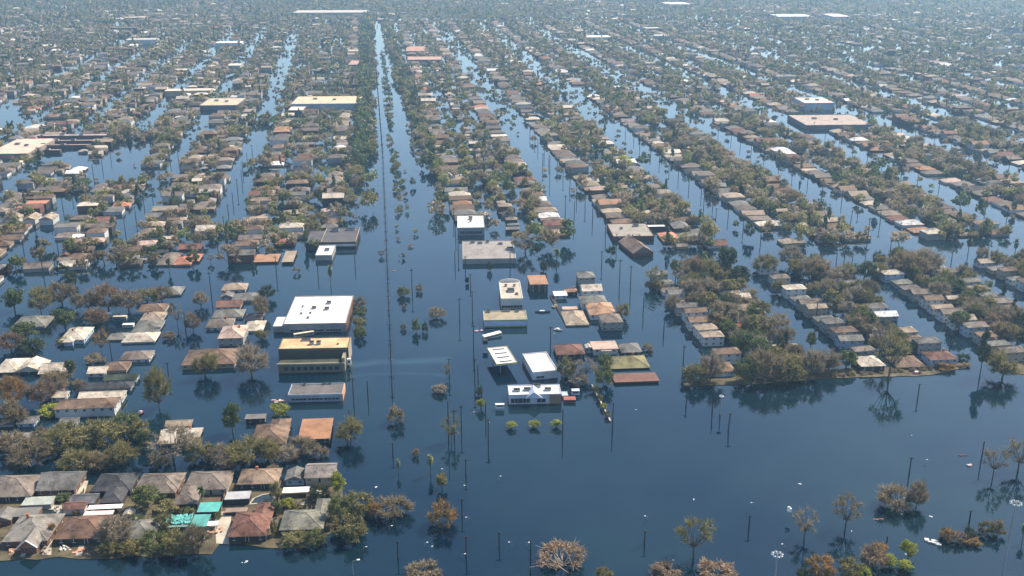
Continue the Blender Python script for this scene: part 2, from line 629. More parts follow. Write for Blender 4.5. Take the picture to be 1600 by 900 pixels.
def make_template(kind, seed, lod):
    """crown about 10 m wide, 9 m tall, standing in the water at z = 0"""
    rs = np.random.RandomState(seed * 7 + lod + sum(map(ord, kind)))
    tb = MB()
    hi = lod == 0
    bark = 'bark'
    if kind == 'leafy':
        cl = crown_points(rs, 34 if hi else 14, 3.7, 2.2, 7.9)
        rad = [(rs.uniform(.9, 1.7),) * 2 + (rs.uniform(.7, 1.2),) for _ in cl]
        limbs(tb, rs, cl[::4] if hi else cl[::6], 1.8, 0.34)
        cen, ax, ay = leaf_cloud(rs, cl, rad, 62 if hi else 60, 0.40 if hi else 0.55)
    elif kind == 'bush':
        cl = crown_points(rs, 30 if hi else 10, 3.9, 0.6, 7.8, 0.5)
        rad = [(rs.uniform(.9, 1.6),) * 2 + (rs.uniform(.8, 1.3),) for _ in cl]
        limbs(tb, rs, cl[::5], 0.5, 0.25)
        cen, ax, ay = leaf_cloud(rs, cl, rad, 62 if hi else 70, 0.38 if hi else 0.58)
        k = len(cen) // 3
        tw = twigs(rs, cl * 0.75, cl * 1.12, 26 if hi else 24, 1.6, 0.09 if hi else 0.13)
        cen, ax, ay = [np.concatenate(q) for q in zip((cen, ax, ay), tw)]
    elif kind == 'bare':
        n = 40 if hi else 14
        cl = crown_points(rs, n, 4.2, 2.0, 8.3, 0.55)
        ends = limbs(tb, rs, cl[::2], 1.3, 0.32)
        o = np.array([c * 0.55 + np.array([0, 0, .8]) for c in cl])
        tw = twigs(rs, o, cl, 62 if hi else 60, 1.9, 0.075 if hi else 0.12)
        lf = leaf_cloud(rs, cl, [(1.1, 1.1, .9)] * n, 18 if hi else 26, 0.30 if hi else 0.42)
        cen, ax, ay = [np.concatenate(q) for q in zip(tw, lf)]
    elif kind == 'sparse':
        n = 22
        cl = crown_points(rs, n, 4.2, 3.2, 8.6, 0.55)
        limbs(tb, rs, cl, 2.6, 0.26)
        o = np.array([c * 0.6 + np.array([0, 0, 1.6]) for c in cl])
        tw = twigs(rs, o, cl, 26 if hi else 12, 1.5, 0.06 if hi else 0.15)
        lf = leaf_cloud(rs, cl, [(.9, .9, .7)] * n, 20 if hi else 9, 0.26 if hi else 0.55)
        cen, ax, ay = [np.concatenate(q) for q in zip(tw, lf)]
    elif kind == 'dead':
        n = 16
        cl = crown_points(rs, n, 4.4, 2.2, 7.6, 0.7)
        ends = limbs(tb, rs, cl, 0.6, 0.32)
        for m_, t in ends:
            for _ in range(3):
                q = t + rs.normal(size=3) * 1.1
                tb.tube((m_ + t) / 2, q, 0.09, 0.03, 3)
        bark = 'pale_bark'
        tw = twigs(rs, cl * .6, cl, 50, 1.7, 0.08)
        lf = leaf_cloud(rs, cl, [(1.3, 1.3, .9)] * n, 70, 0.3)
        cen, ax, ay = [np.concatenate(q) for q in zip(tw, lf)]
    elif kind == 'pine':
        n = 22 if hi else 10
        zz = rs.uniform(0.38, 1, n)
        rr = (1.15 - zz) * 4.6 * rs.uniform(0.4, 1, n)
        an = rs.uniform(0, 6.28, n)
        cl = np.stack([rr * np.cos(an), rr * np.sin(an), zz * 8.7], 1)
        cl[0] = (0, 0, 8.6)
        tb.tube((0, 0, -1.5), (0.15, 0.1, 8.4), 0.3, 0.1, 6)
        for c in cl[::2]:
            tb.tube((0.1, 0.05, c[2] - 0.5), c, 0.09, 0.03, 4)
        cen, ax, ay = leaf_cloud(rs, cl, [(1.3, 1.3, .6)] * n, 75 if hi else 50, 0.38 if hi else 0.55)
    elif kind == 'palm':
        tb.tube((0, 0, -1.5), (0.2, 0, 7.0), 0.45, 0.3, 7)
        A, B, Cc = [], [], []
        for k in range(34):
            an = rs.uniform(0, 6.28)
            el = rs.uniform(-0.6, 1.3)
            L = 3.8
            p = np.array([0.2, 0, 7.0])
            for s_ in range(4):
                d = np.array([math.cos(an) * math.cos(el), math.sin(an) * math.cos(el), math.sin(el)])
                q = p + d * L / 4
                wd = np.cross(d, [0, 0, 1.0])
                wd /= np.linalg.norm(wd) + 1e-6
                Cc.append((p + q) / 2)
                A.append((q - p) / 2)
                B.append(wd * (0.45, 0.8, 0.7, 0.35)[s_])
                p = q
                el -= 0.42
        cen, ax, ay = np.array(Cc), np.array(A), np.array(B)
    crown = quads_mesh('crown', cen.astype(np.float32), ax.astype(np.float32), ay.astype(np.float32), [M['leaf']])
    return tb.mesh('trunk', [M[bark]]), crown


def template(kind, seed, lod):
    k = (kind, seed, lod)
    if k not in TREES:
        TREES[k] = make_template(kind, seed, lod)
    return TREES[k]


TC = dict(olive=(0.245, 0.22, 0.095), brown=(0.265, 0.215, 0.14), redbrown=(0.275, 0.195, 0.13), green=(0.13, 0.165, 0.065), darkgreen=(0.075, 0.10, 0.05),
          yellowgreen=(0.34, 0.36, 0.055), greybrown=(0.31, 0.26, 0.195), orange=(0.32, 0.20, 0.08), olivegreen=(0.17, 0.19, 0.07), bluegreen=(0.09, 0.125, 0.08))
TNAME = dict(leafy='leafy_tree', bush='bush', bare='bare_tree', sparse='sparse_tree', dead='dead_tree', pine='pine_tree', palm='palm_tree')
TREE_N = [0]
TREE_POS = []


def plant(kind, x, y, w, h, color, label, group=None, z=0.0, lod=0, turn=None, rng=random, tilt=0.0):
    TREE_N[0] += 1
    seed = TREE_N[0] % (4 if lod == 0 else 5)
    tm, cm = template(kind, seed, lod)
    t = thing(TNAME[kind], label, 'bush' if kind == 'bush' else 'tree', (x, y, z), 0, group)
    rz = rng.uniform(0, 6.28) if turn is None else turn
    t.rotation_euler = (0, tilt, rz)
    t.scale = (w / 10.0, w / 10.0, h / 9.0)
    j = rng.uniform(0.85, 1.15)
    c = tuple(a * j for a in color)
    link('trunk', tm, t)
    link('crown', cm, t, color=c)
    TREE_POS.append((x, y, w / 2))
    return t


def tr(kind, x, yb, wpx, hpx, color, label, z=0.0, lod=0, group=None, tilt=0.0):
    """a tree by the place where it leaves the water, its width and height in the photograph"""
    p = at(x, yb, z)
    s = depth(p.x, p.y, z) / FPX
    w = wpx * s
    dn = math.atan2(CAM_H, p.y)
    # a crown seen from above: its picture height = h cos(dn) + w sin(dn) / 2
    h = max(w * 0.35, (hpx * s - w * 0.5 * math.sin(dn)) / math.cos(dn))
    rng = random.Random(int(x * 13 + yb * 7))
    q = p + Vector((0, w * 0.28, 0)) if kind in ('bush', 'bare', 'leafy') else p
    return plant(kind, q.x, q.y, w, h, TC[color], label, group, z, lod, None, rng, tilt)


# ---------------------------------------------------------------- poles and lamps
def pole_mesh():
    mb = MB()
    mb.tube((0, 0, -2), (0, 0, 10.5), 0.32, 0.22, 7)
    return mb.mesh('post', [M['wood']])


POLE = pole_mesh()
_m = MB()
_m.box(-1.3, -0.1, 9.6, 1.3, 0.1, 9.8)
for _x in (-1.15, -0.5, 0.5, 1.15):
    _m.tube((_x, 0, 9.8), (_x, 0, 10.05), 0.07, 0.05, 5)
ARM = _m.mesh('crossarm', [M['wood']])
_m = MB()
_m.tube((0.42, 0, 8.1), (0.42, 0, 9.2), 0.26, 0.26, 8)
TRANS = _m.mesh('transformer', [M['metal']])
_m = MB()
_m.tube((0, 0, -2), (0, 0, 7.6), 0.12, 0.08, 6)
_m.tube((0, 0, 7.6), (1.6, 0, 8.1), 0.07, 0.06, 5)
LAMP_POST = _m.mesh('post', [M['metal']])
_m = MB()
_m.box(1.5, -0.28, 7.98, 2.5, 0.28, 8.28)
_m.tube((2.0, 0, 7.98), (2.0, 0, 7.84), 0.22, 0.12, 8)
LAMP_HEAD = _m.mesh('lamp_head', [M['lamp']])


def utility_pole(x, y, label, group, h=10.5, rz=0.0, trans=False, arm=True, tilt=0.0):
    o = thing('utility_pole', label, 'utility pole', (x, y, 0), rz, group)
    o.rotation_euler = (tilt, tilt * 0.5, rz)
    o.scale = (1, 1, h / 10.5)
    link('post', POLE, o)
    if arm:
        link('crossarm', ARM, o)
    if trans:
        link('transformer', TRANS, o)
    return o


def pl(x, yt, yb, label, group=None, trans=False, arm=True, tilt=0.0):
    p = at(x, yb)
    s = depth(p.x, p.y) / FPX
    h = (yb - yt) * s / math.cos(math.atan2(CAM_H, p.y))
    return utility_pole(p.x, p.y, label, group, h, T + 0.05, trans, arm, tilt)


def street_lamp(x, yb, label, h=8.0, rz=None, group=None):
    p = at(x, yb)
    o = thing('street_lamp', label, 'street lamp', p, rz if rz is not None else random.Random(int(x)).choice((0, math.pi)) + T, group)
    o.scale = (.55, .55, h / 8.0) if h < 3 else (1, 1, h / 8.0)
    link('post', LAMP_POST, o)
    link('lamp_head', LAMP_HEAD, o)
    return o


def mast_light(x, yt, yb, label, rr=1.5):
    p = at(x, yb)
    s = depth(p.x, p.y) / FPX
    h = (yb - yt) * s / math.cos(math.atan2(CAM_H, p.y))
    o = thing('high_mast_light', label, 'mast light', p, 0, 'tall mast lights with ring heads')
    mb = MB()
    mb.tube((0, 0, -2), (0, 0, h), 0.42, 0.2, 10)
    link('mast', mb.mesh('mast', [M['metal']]), o)
    mb = MB()
    n = 16
    for k in range(n):
        a, b = 2 * math.pi * k / n, 2 * math.pi * (k + 1) / n
        mb.tube((rr * math.cos(a), rr * math.sin(a), h - 0.3), (rr * math.cos(b), rr * math.sin(b), h - 0.3), 0.07, 0.07, 4)
    for k in range(4):
        a = math.pi * k / 2
        mb.tube((0, 0, h - 0.1), (rr * math.cos(a), rr * math.sin(a), h - 0.3), 0.06, 0.06, 4)
    ring = link('ring', mb.mesh('ring', [M['metal']]), o)
    for k in range(8):
        a = 2 * math.pi * k / 8
        mb = MB()
        mb.tube((0, 0, 0.25), (0, 0, -0.15), 0.22, 0.48, 8)
        link('lamp_head', mb.mesh('lamp_head', [M['lamp']]), ring, loc=(rr * 1.08 * math.cos(a), rr * 1.08 * math.sin(a), h - 0.35))
    return o

# ================================================================ setting
# flood water: one sheet to the horizon
mb = MB()
mb.quad((-30000, -3000, 0), (30000, -3000, 0), (30000, 45000, 0), (-30000, 45000, 0))
wm, nt, b = new_mat('flood_water')
geo = nt.nodes.new("ShaderNodeNewGeometry")
pos = geo.outputs['Position']
n1 = noise(nt, 0.009, 6, pos, 0.65)
c = ramp(nt, n1, [(0.35, (0.0, 0.007, 0.019)), (0.65, (0.006, 0.020, 0.026))])
b.inputs['IOR'].default_value = 1.46
b.inputs['Specular IOR Level'].default_value = 0.5
# drifting silt and oil film in the wide water
sep = nt.nodes.new("ShaderNodeSeparateXYZ")
nt.links.new(pos, sep.inputs[0])


def mth(op, a, b_=None, c_=None):
    m = nt.nodes.new("ShaderNodeMath")
    m.operation = op
    for s, v in zip(m.inputs, (a, b_, c_)):
        if v is None:
            continue
        if isinstance(v, (int, float)):
            s.default_value = v
        else:
            nt.links.new(v, s)
    return m.outputs[0]


def ring_waves(px, py, rad, wl, amp):
    p = at(px, py)
    dx = mth('SUBTRACT', sep.outputs[0], p.x)
    dy = mth('SUBTRACT', sep.outputs[1], p.y)
    d = mth('SQRT', mth('ADD', mth('MULTIPLY', dx, dx), mth('MULTIPLY', dy, dy)))
    w = mth('SINE', mth('MULTIPLY', d, 6.283 / wl))
    fall = mth('MAXIMUM', mth('SUBTRACT', 1.0, mth('DIVIDE', d, rad)), 0.0)
    return mth('MULTIPLY', mth('MULTIPLY', w, fall), amp)


hsum = mth('ADD', ring_waves(985, 490, 40, 3.2, 0.04), ring_waves(1060, 662, 26, 3.0, 0.014))
nf = noise(nt, 0.45, 3, pos, 0.55)
ng = noise(nt, 0.06, 2, pos, 0.5)
patch = ramp(nt, noise(nt, 0.006, 3, pos), [(0.42, (0.25, 0.25, 0.25)), (0.62, (1, 1, 1))])
pv = nt.nodes.new("ShaderNodeSeparateColor")
nt.links.new(patch, pv.inputs[0])
small = mth('MULTIPLY', mth('MULTIPLY', nf, 0.022), pv.outputs[0])
hsum = mth('ADD', hsum, small)
hsum = mth('ADD', hsum, mth('MULTIPLY', ng, 0.07))
# the curved wake of a boat crossing the avenue
wk = at(655, 640)
dx = mth('MULTIPLY', mth('SUBTRACT', sep.outputs[0], wk.x), 0.55)
dy = mth('SUBTRACT', sep.outputs[1], wk.y)
dd = mth('SQRT', mth('ADD', mth('MULTIPLY', dx, dx), mth('MULTIPLY', dy, dy)))
wob = mth('MULTIPLY', mth('SUBTRACT', noise(nt, 0.02, 2, pos, 0.5), 0.5), 16.0)
band = mth('MAXIMUM', mth('SUBTRACT', 1.0, mth('DIVIDE', mth('ABSOLUTE', mth('SUBTRACT', mth('ADD', dd, wob), 58.0)), 5.5)), 0.0)
band2 = mth('MAXIMUM', mth('SUBTRACT', 1.0, mth('DIVIDE', mth('ABSOLUTE', mth('SUBTRACT', mth('ADD', dd, wob), 42.0)), 2.6)), 0.0)
north = mth('GREATER_THAN', sep.outputs[1], wk.y + 18)
xl = mth('MULTIPLY', mth('GREATER_THAN', sep.outputs[0], at(550, 560).x), mth('LESS_THAN', sep.outputs[0], at(705, 560).x))
streak = mth('MULTIPLY', mth('MULTIPLY', mth('ADD', band, mth('MULTIPLY', band2, 0.5)), north), xl)
streak = mth('MULTIPLY', streak, mth('MULTIPLY', noise(nt, 0.12, 4, pos), 0.9))
c2 = mix(nt, 'MIX', streak, c, (0.035, 0.07, 0.10))
nt.links.new(c2, b.inputs['Base Color'])
b.inputs['Roughness'].default_value = 0.035
b.inputs['Specular Tint'].default_value = (.52, .82, 1.0, 1)
bump = nt.nodes.new("ShaderNodeBump")
bump.inputs['Strength'].default_value = 1.0
bump.inputs['Distance'].default_value = 1.0
nt.links.new(hsum, bump.inputs['Height'])
nt.links.new(bump.outputs[0], b.inputs['Normal'])
structure('water', mb.mesh('water', [wm]))


def px_poly(pts, z):
    q = [at(x, y, z) for x, y in pts]
    area = sum(q[i].x * q[(i + 1) % len(q)].y - q[(i + 1) % len(q)].x * q[i].y for i in range(len(q)))
    if area < 0:
        q.reverse()
    return [(p.x, p.y) for p in q]


def ragged(pts, rng, amp=2.0, step=9.0):
    out = []
    for i, p in enumerate(pts):
        q = pts[(i + 1) % len(pts)]
        L = math.hypot(q[0] - p[0], q[1] - p[1])
        n = max(1, int(L / step))
        for k in range(n):
            t = k / n
            out.append((p[0] + (q[0] - p[0]) * t + rng.uniform(-amp, amp), p[1] + (q[1] - p[1]) * t + rng.uniform(-amp, amp)))
    return out


rg = random.Random(5)
mb = MB()
mb.poly(ragged(px_poly([(-160, 748), (60, 756), (200, 758), (360, 756), (530, 748), (536, 790), (520, 836), (440, 856), (345, 852), (330, 868), (120, 872), (-160, 880)], 0), rg, 1.2, 6), -1, 0.22)
structure('yard_ground', mb.mesh('yard_ground', [M['soil']]))
for nm, pts in (('bank', [(1062, 596), (1160, 584), (1300, 576), (1440, 574), (1515, 566), (1518, 574), (1440, 588), (1300, 592), (1160, 602), (1070, 604)]),
                ('mud_bank', [(1540, 560), (1700, 575), (1700, 600), (1560, 580)])):
    mb = MB()
    mb.poly(ragged(px_poly(pts, 0), rg, 1.0, 5), -1, 0.25)
    structure(nm, mb.mesh(nm, [M['soil']]))
# street surfaces and driveways of the dry yards
for nm, pts in (('driveway', [(335, 800), (362, 800), (358, 851), (338, 850)]), ('driveway', [(68, 842), (82, 842), (80, 868), (66, 868)]),
                ('driveway', [(124, 853), (132, 853), (128, 869), (118, 869)]), ('driveway', [(36, 862), (44, 862), (38, 871), (31, 871)]),
                ('path', [(122, 752), (138, 752), (128, 788), (116, 788)]), ('patio', [(56, 790), (97, 790), (96, 822), (54, 818)])):
    mb = MB()
    mb.poly(px_poly(pts, 0), 0.1, 0.26)
    structure(nm, mb.mesh(nm, [M['concrete']]))

# ================================================================ buildings set by hand
BIG = []


def comm(name, label, x0, x1, yt, yb, hw, rc, wc, par=0.7, units=(), wins=(), rz=3.0, wings=(), cat='building', parc=None, side=None, vents=0, band=None):
    """flat-roofed building: deck inside a parapet, roof units, openings. wings and units in fractions of the plan"""
    rz = R(rz)
    c, w, d = solve(x0, x1, yt, yb, hw, 'flat', 0, rz)
    u, v = touv(c.x, c.y)
    HANDS.append((u, v, math.hypot(w, d) / 2))
    BIG.append((c.x, c.y, w, d, rz))
    root = thing(name, label, cat, c, rz)
    X = lambda f: -w / 2 + w * f
    Y = lambda f: -d / 2 + d * f
    wall, deck, pp = MB(), MB(), MB()
    wall.box(-w / 2, -d / 2, -1.5, w / 2, d / 2, hw - 0.45)
    deck.box(-w / 2 + 0.3, -d / 2 + 0.3, hw - 0.5, w / 2 - 0.3, d / 2 - 0.3, hw - par + 0.15 if par < 0.6 else hw - 0.35)
    for q in ((-w / 2 - .05, -d / 2 - .05, w / 2 + .05, -d / 2 + .3), (-w / 2 - .05, d / 2 - .3, w / 2 + .05, d / 2 + .05), (-w / 2 - .05, -d / 2 + .3, -w / 2 + .3, d / 2 - .3), (w / 2 - .3, -d / 2 + .3, w / 2 + .05, d / 2 - .3)):
        pp.box(q[0], q[1], hw - par, q[2], q[3], hw)
    for (a, b_, e, f_, hh) in wings:
        wall.box(X(a), Y(b_), -1.5, X(e), Y(f_), hh - 0.15)
        deck.box(X(a) - .1, Y(b_) - .1, hh - 0.15, X(e) + .1, Y(f_) + .1, hh + 0.1)
    link('wall', wall.mesh('wall', [M['wall']]), root, color=wc)
    dk = link('roof', deck.mesh('roof', [M['flat']]), root, color=rc)
    link('parapet', pp.mesh('parapet', [M['wall']]), root, color=parc or wc)
    if side:
        mb = MB()
        mb.box(w / 2 + 0.06, -d / 2 + .1, -1.5, w / 2 + 0.25, d / 2 - .1, hw - 0.2)
        link('side_wall', mb.mesh('side_wall', [M['wall']]), root, color=side)
    if band:
        mb = MB()
        mb.box(-w / 2 + .2, -d / 2 - 0.35, band[0], w / 2 - .2, -d / 2 - 0.06, band[1])
        link('sign_band', mb.mesh('sign_band', [M['wall']]), root, color=band[2])
    for (fx, fy, ux, uy, uz) in units:
        mb = MB()
        mb.box(-ux / 2, -uy / 2, 0, ux / 2, uy / 2, uz)
        mb.box(-ux / 2 - .08, -uy / 2 - .08, uz, ux / 2 + .08, uy / 2 + .08, uz + .12, 1)
        mb.tube((0, 0, uz + .12), (0, 0, uz + .3), min(ux, uy) * .3, min(ux, uy) * .3, 10, 1)
        link('air_conditioner', mb.mesh('air_conditioner', [M['metal'], M['dark']]), dk, loc=(X(fx), Y(fy), hw - 0.35))
    for k in range(vents):
        link('roof_vent', VENT, dk, loc=(X(0.1 + 0.8 * ((k * 0.618) % 1)), Y(0.15 + 0.7 * ((k * 0.414) % 1)), hw - 0.25))
    for (f0, z0, ww, hh) in wins:
        mb = MB()
        mb.box(-ww / 2, -0.06, -hh / 2, ww / 2, 0, hh / 2, 0)
        mb.box(-ww / 2 - .1, -.1, hh / 2, ww / 2 + .1, 0, hh / 2 + .12, 1)
        for q in range(1, max(2, int(ww / 1.6))):
            xq = -ww / 2 + ww * q / max(2, int(ww / 1.6))
            mb.box(xq - .05, -.09, -hh / 2, xq + .05, -.061, hh / 2, 1)
        link('window', mb.mesh('window', [M['glass'], M['trim']]), root, loc=(X(f0), -d / 2 - 0.003, z0))
    root['plan'] = (w, d)
    return root, c, w, d


# --- dry block, back row
S = C
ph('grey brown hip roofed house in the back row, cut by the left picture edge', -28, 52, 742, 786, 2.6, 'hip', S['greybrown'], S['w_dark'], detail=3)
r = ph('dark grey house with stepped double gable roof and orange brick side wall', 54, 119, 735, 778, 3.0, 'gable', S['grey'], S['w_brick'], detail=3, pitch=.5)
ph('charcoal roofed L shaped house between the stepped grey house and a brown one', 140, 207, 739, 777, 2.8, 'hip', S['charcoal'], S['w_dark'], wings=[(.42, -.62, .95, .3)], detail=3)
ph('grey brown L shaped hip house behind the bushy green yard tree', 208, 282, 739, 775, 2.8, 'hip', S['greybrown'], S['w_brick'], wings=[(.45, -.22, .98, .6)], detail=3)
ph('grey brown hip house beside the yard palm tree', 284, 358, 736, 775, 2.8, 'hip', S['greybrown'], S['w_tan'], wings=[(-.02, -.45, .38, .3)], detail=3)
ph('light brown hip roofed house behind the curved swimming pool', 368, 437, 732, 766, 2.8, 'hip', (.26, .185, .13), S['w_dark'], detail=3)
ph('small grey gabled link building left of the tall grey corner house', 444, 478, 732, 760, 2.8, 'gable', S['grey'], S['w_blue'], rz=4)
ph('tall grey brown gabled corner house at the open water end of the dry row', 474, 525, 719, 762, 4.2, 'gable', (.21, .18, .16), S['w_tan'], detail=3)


def shed(label, x0, x1, yt, yb, hw, rc, wc, roof='flat', name='shed', cat='shed', pitch=.4, rz=5):
    c, w, d = solve(x0, x1, yt, yb, hw, roof, pitch, R(rz))
    u, v = touv(c.x, c.y)
    HANDS.append((u, v, math.hypot(w, d) / 2))
    return build_house(name, label, cat, c, R(rz), w, d, hw, roof, pitch, rc, wc, (), 0.15, None, 0)


shed('pale green grey carport roof below the stepped double gable house', 34, 80, 776, 797, 2.2, (.30, .32, .28), S['w_grey'])
shed('dark grey garage touching the charcoal roofed house', 108, 148, 771, 796, 2.4, (.10, .10, .105), S['w_dark'], 'gable', 'garage', 'garage')
shed('small grey flat outbuilding with an orange brick side wall', 18, 58, 793, 816, 2.4, S['grey'], S['w_brick'])
shed('brown gabled garden house beside the white patio cover', 99, 133, 783, 805, 2.5, S['redbrown'], S['w_white'], 'gable')
shed('grey shed roof at the left picture edge beside the carport', -12, 18, 791, 822, 2.3, S['grey'], S['w_brick'], 'gable')
shed('brown garage below the hip house with the palm tree', 272, 309, 772, 797, 2.6, S['greybrown'], S['w_dark'], 'hip', 'garage', 'garage')
shed('metallic grey flat roofed garage left of the curved pool', 352, 390, 768, 790, 2.8, (.36, .35, .36), S['w_dark'], 'flat', 'garage', 'garage')
shed('low tan roofed outbuilding behind the brown red L house', 352, 386, 794, 806, 1.6, (.25, .18, .14), S['w_dark'])
shed('small pale roofed hut under the bushy green yard tree', 192, 209, 793, 812, 1.8, S['pale'], S['w_tan'], 'gable')


def canopy(name, label, x0, x1, yt, yb, hw, mat, cat='canopy', rz=5, posts=True, ragged_=False, thick=.12, color=None, rim=None, beams=0):
    c, w, d = solve(x0, x1, yt, yb, hw, 'flat', 0, R(rz))
    u, v = touv(c.x, c.y)
    HANDS.append((u, v, math.hypot(w, d) / 2))
    root = thing(name, label, cat, c, R(rz))
    mb = MB()
    if ragged_:
        rr = random.Random(3)
        n = 14
        for i in range(n):
            for j in range(5):
                if rr.random() < .12 + .5 * max(0, .5 - i / n):
                    continue
                a, b_ = -w / 2 + w * i / n, -d / 2 + d * j / 5
                z = [hw + rr.uniform(-.25, .35) for _ in range(4)]
                mb.quad((a, b_, z[0]), (a + w / n * 1.15, b_ - .35, z[1]), (a + w / n, b_ + d / 5 * 1.1, z[2]), (a - .1, b_ + d / 5, z[3]))
    else:
        mb.box(-w / 2, -d / 2, hw - thick, w / 2, d / 2, hw)
    link('cover' if not rim else 'roof', mb.mesh('cover', [mat]), root, color=color)
    if rim:
        mb = MB()
        for q in ((-w / 2 - .15, -d / 2 - .15, w / 2 + .15, -d / 2), (-w / 2 - .15, d / 2, w / 2 + .15, d / 2 + .15), (-w / 2 - .15, -d / 2, -w / 2, d / 2), (w / 2, -d / 2, w / 2 + .15, d / 2)):
            mb.box(q[0], q[1], hw - thick - .1, q[2], q[3], hw + .35)
        link('fascia', mb.mesh('fascia', [M['wall']]), root, color=rim)
    for k in range(beams):
        y = -d / 2 + d * (k + .5) / beams
        mb = MB()
        mb.box(-w * .3, -.35, 0, w * .3, .35, .28)
        link('skylight', mb.mesh('skylight', [M['glass']]), root, loc=(0, y, hw))
    if posts:
        for sx in (-1, 1):
            for sy in (-1, 0, 1) if d > 12 else (-1, 1):
                mb = MB()
                mb.box(-.14, -.14, -1.2, .14, .14, hw - thick - .003)
                link('post', mb.mesh('post', [M['metal']]), root, loc=(sx * (w / 2 - .5) * (.6 if rim else 1), sy * (d / 2 - .5) * (.8 if rim else 1), 0))
    return root


canopy('patio_cover', 'long white patio cover above the pink white terrace strip', 138, 190, 790, 803, 2.3, M['white'])
canopy('patio_cover', 'narrow pinkish white awning in front of the long white patio cover', 131, 176, 800, 811, 1.8, M['wall'], color=(.72, .52, .47))
canopy('patio_cover', 'bright white patio cover beside the grey corner house', 442, 484, 761, 778, 2.5, M['white'])
canopy('patio_cover', 'small white awning right of the turquoise covered house', 323, 340, 815, 829, 2.2, M['white'])
ph('small outbuilding roofed in smooth turquoise sheeting', 307, 343, 785, 808, 2.2, 'flat', (.09, .33, .30), S['w_dark'], detail=0, name='tarped_outbuilding', cat='outbuilding')
ph('house under flat turquoise roof sheets beside shredded tarpaulin', 296, 324, 804, 832, 2.4, 'flat', (.09, .31, .28), S['w_dark'], detail=0)
ph('grey house under the shredded turquoise tarpaulin', 256, 295, 806, 832, 2.2, 'flat', (.14, .22, .20), S['w_dark'], detail=0)
canopy('tarpaulin', 'shredded turquoise tarpaulin draped over the low grey house', 257, 298, 804, 828, 2.75, M['tarp'], cat='tarpaulin', posts=False, ragged_=True)
# --- front row
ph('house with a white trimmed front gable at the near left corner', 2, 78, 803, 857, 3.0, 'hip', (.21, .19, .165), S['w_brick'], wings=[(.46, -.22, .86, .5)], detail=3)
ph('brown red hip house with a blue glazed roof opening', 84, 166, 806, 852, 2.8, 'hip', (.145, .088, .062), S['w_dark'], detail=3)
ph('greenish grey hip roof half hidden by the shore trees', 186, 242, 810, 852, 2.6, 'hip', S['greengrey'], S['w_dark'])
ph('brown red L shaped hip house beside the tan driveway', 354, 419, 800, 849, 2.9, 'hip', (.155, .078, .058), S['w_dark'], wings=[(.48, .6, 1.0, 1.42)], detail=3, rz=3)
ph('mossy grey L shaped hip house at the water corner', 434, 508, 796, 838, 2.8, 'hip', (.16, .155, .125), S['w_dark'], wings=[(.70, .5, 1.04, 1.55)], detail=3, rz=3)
# pools
for nm, lab, pts in (('swimming_pool', 'dark rectangular swimming pool in a tan patio', [(66, 796), (88, 797), (89, 806), (62, 804)]),
                     ('swimming_pool', 'curved swimming pool with a pale rim in the dry block', [(392, 787), (398, 779), (410, 774), (424, 772), (427, 778), (424, 785)])):
    q = px_poly(pts, .2)
    cx, cy = sum(p[0] for p in q) / len(q), sum(p[1] for p in q) / len(q)
    o = thing(nm, lab, 'swimming pool', (cx, cy, 0.27))
    loc = [(p[0] - cx, p[1] - cy) for p in q]
    mb = MB()
    big = [(p[0] * 1.2, p[1] * 1.25) for p in loc]
    n = len(loc)
    for k in range(n):
        k2 = (k + 1) % n
        mb.quad((*big[k], .12), (*big[k2], .12), (*loc[k2], .12), (*loc[k], .12))
        mb.quad((*big[k], -.3), (*big[k2], -.3), (*big[k2], .12), (*big[k], .12))
    link('rim', mb.mesh('rim', [M['concrete']]), o)
    mb = MB()
    mb.poly(loc, -.1, .06)
    link('pool_water', mb.mesh('pool_water', [M['pool']]), o)
# front gable trim, skylight opening of the near houses: parts of their house
for o in list(scene.objects):
    lab = o.get('label', '')
    if lab.startswith('brown red hip house with a blue'):
        mb = MB()
        mb.box(-2.8, -1.4, 0, 2.8, 1.4, .3, 0)
        mb.box(-3.0, -1.6, -.1, 3.0, 1.6, .2, 1)
        s_ = link('skylight', mb.mesh('skylight', [M['metal'], M['trim']]), o, loc=(1.0, -3.6, 3.6))
        s_.rotation_euler = (.25, 0, 0)
    if lab.startswith('house with a white trimmed'):
        rf_ = [c for c in o.children if c.name.startswith('roof')][0]
        xs = [v_.co for v_ in rf_.data.vertices]
        yf = min(v_.y for v_ in xs)
        fx = [v_.x for v_ in xs if v_.y < yf + .3]
        xa, xb = min(fx) - .25, max(fx) + .25
        xm, hh = (xa + xb) / 2, (xb - xa) / 2 * .85
        mb = MB()
        A_, B_, C_ = Vector((xa, yf - .3, 3.0)), Vector((xb, yf - .3, 3.0)), Vector((xm, yf - .3, 3.0 + hh))
        dy_ = Vector((0, 9.0, 0))
        mb.quad(A_, C_, C_ + dy_, A_ + dy_, 0)
        mb.quad(C_, B_, B_ + dy_, C_ + dy_, 0)
        mb.tri(A_ + Vector((0, .4, 0)), B_ + Vector((0, .4, 0)), C_ + Vector((0, .4, 0)), 1)
        link('front_gable', mb.mesh('front_gable', [M['roof'], M['brick']]), o, color=(.21, .19, .165))
        mb = MB()
        for q_ in (A_, B_):
            mb.tube(q_ + Vector((0, -.05, 0)), C_ + Vector((0, -.05, 0)), .24, .24, 4)
        link('gable_trim', mb.mesh('gable_trim', [M['trim']]), o)


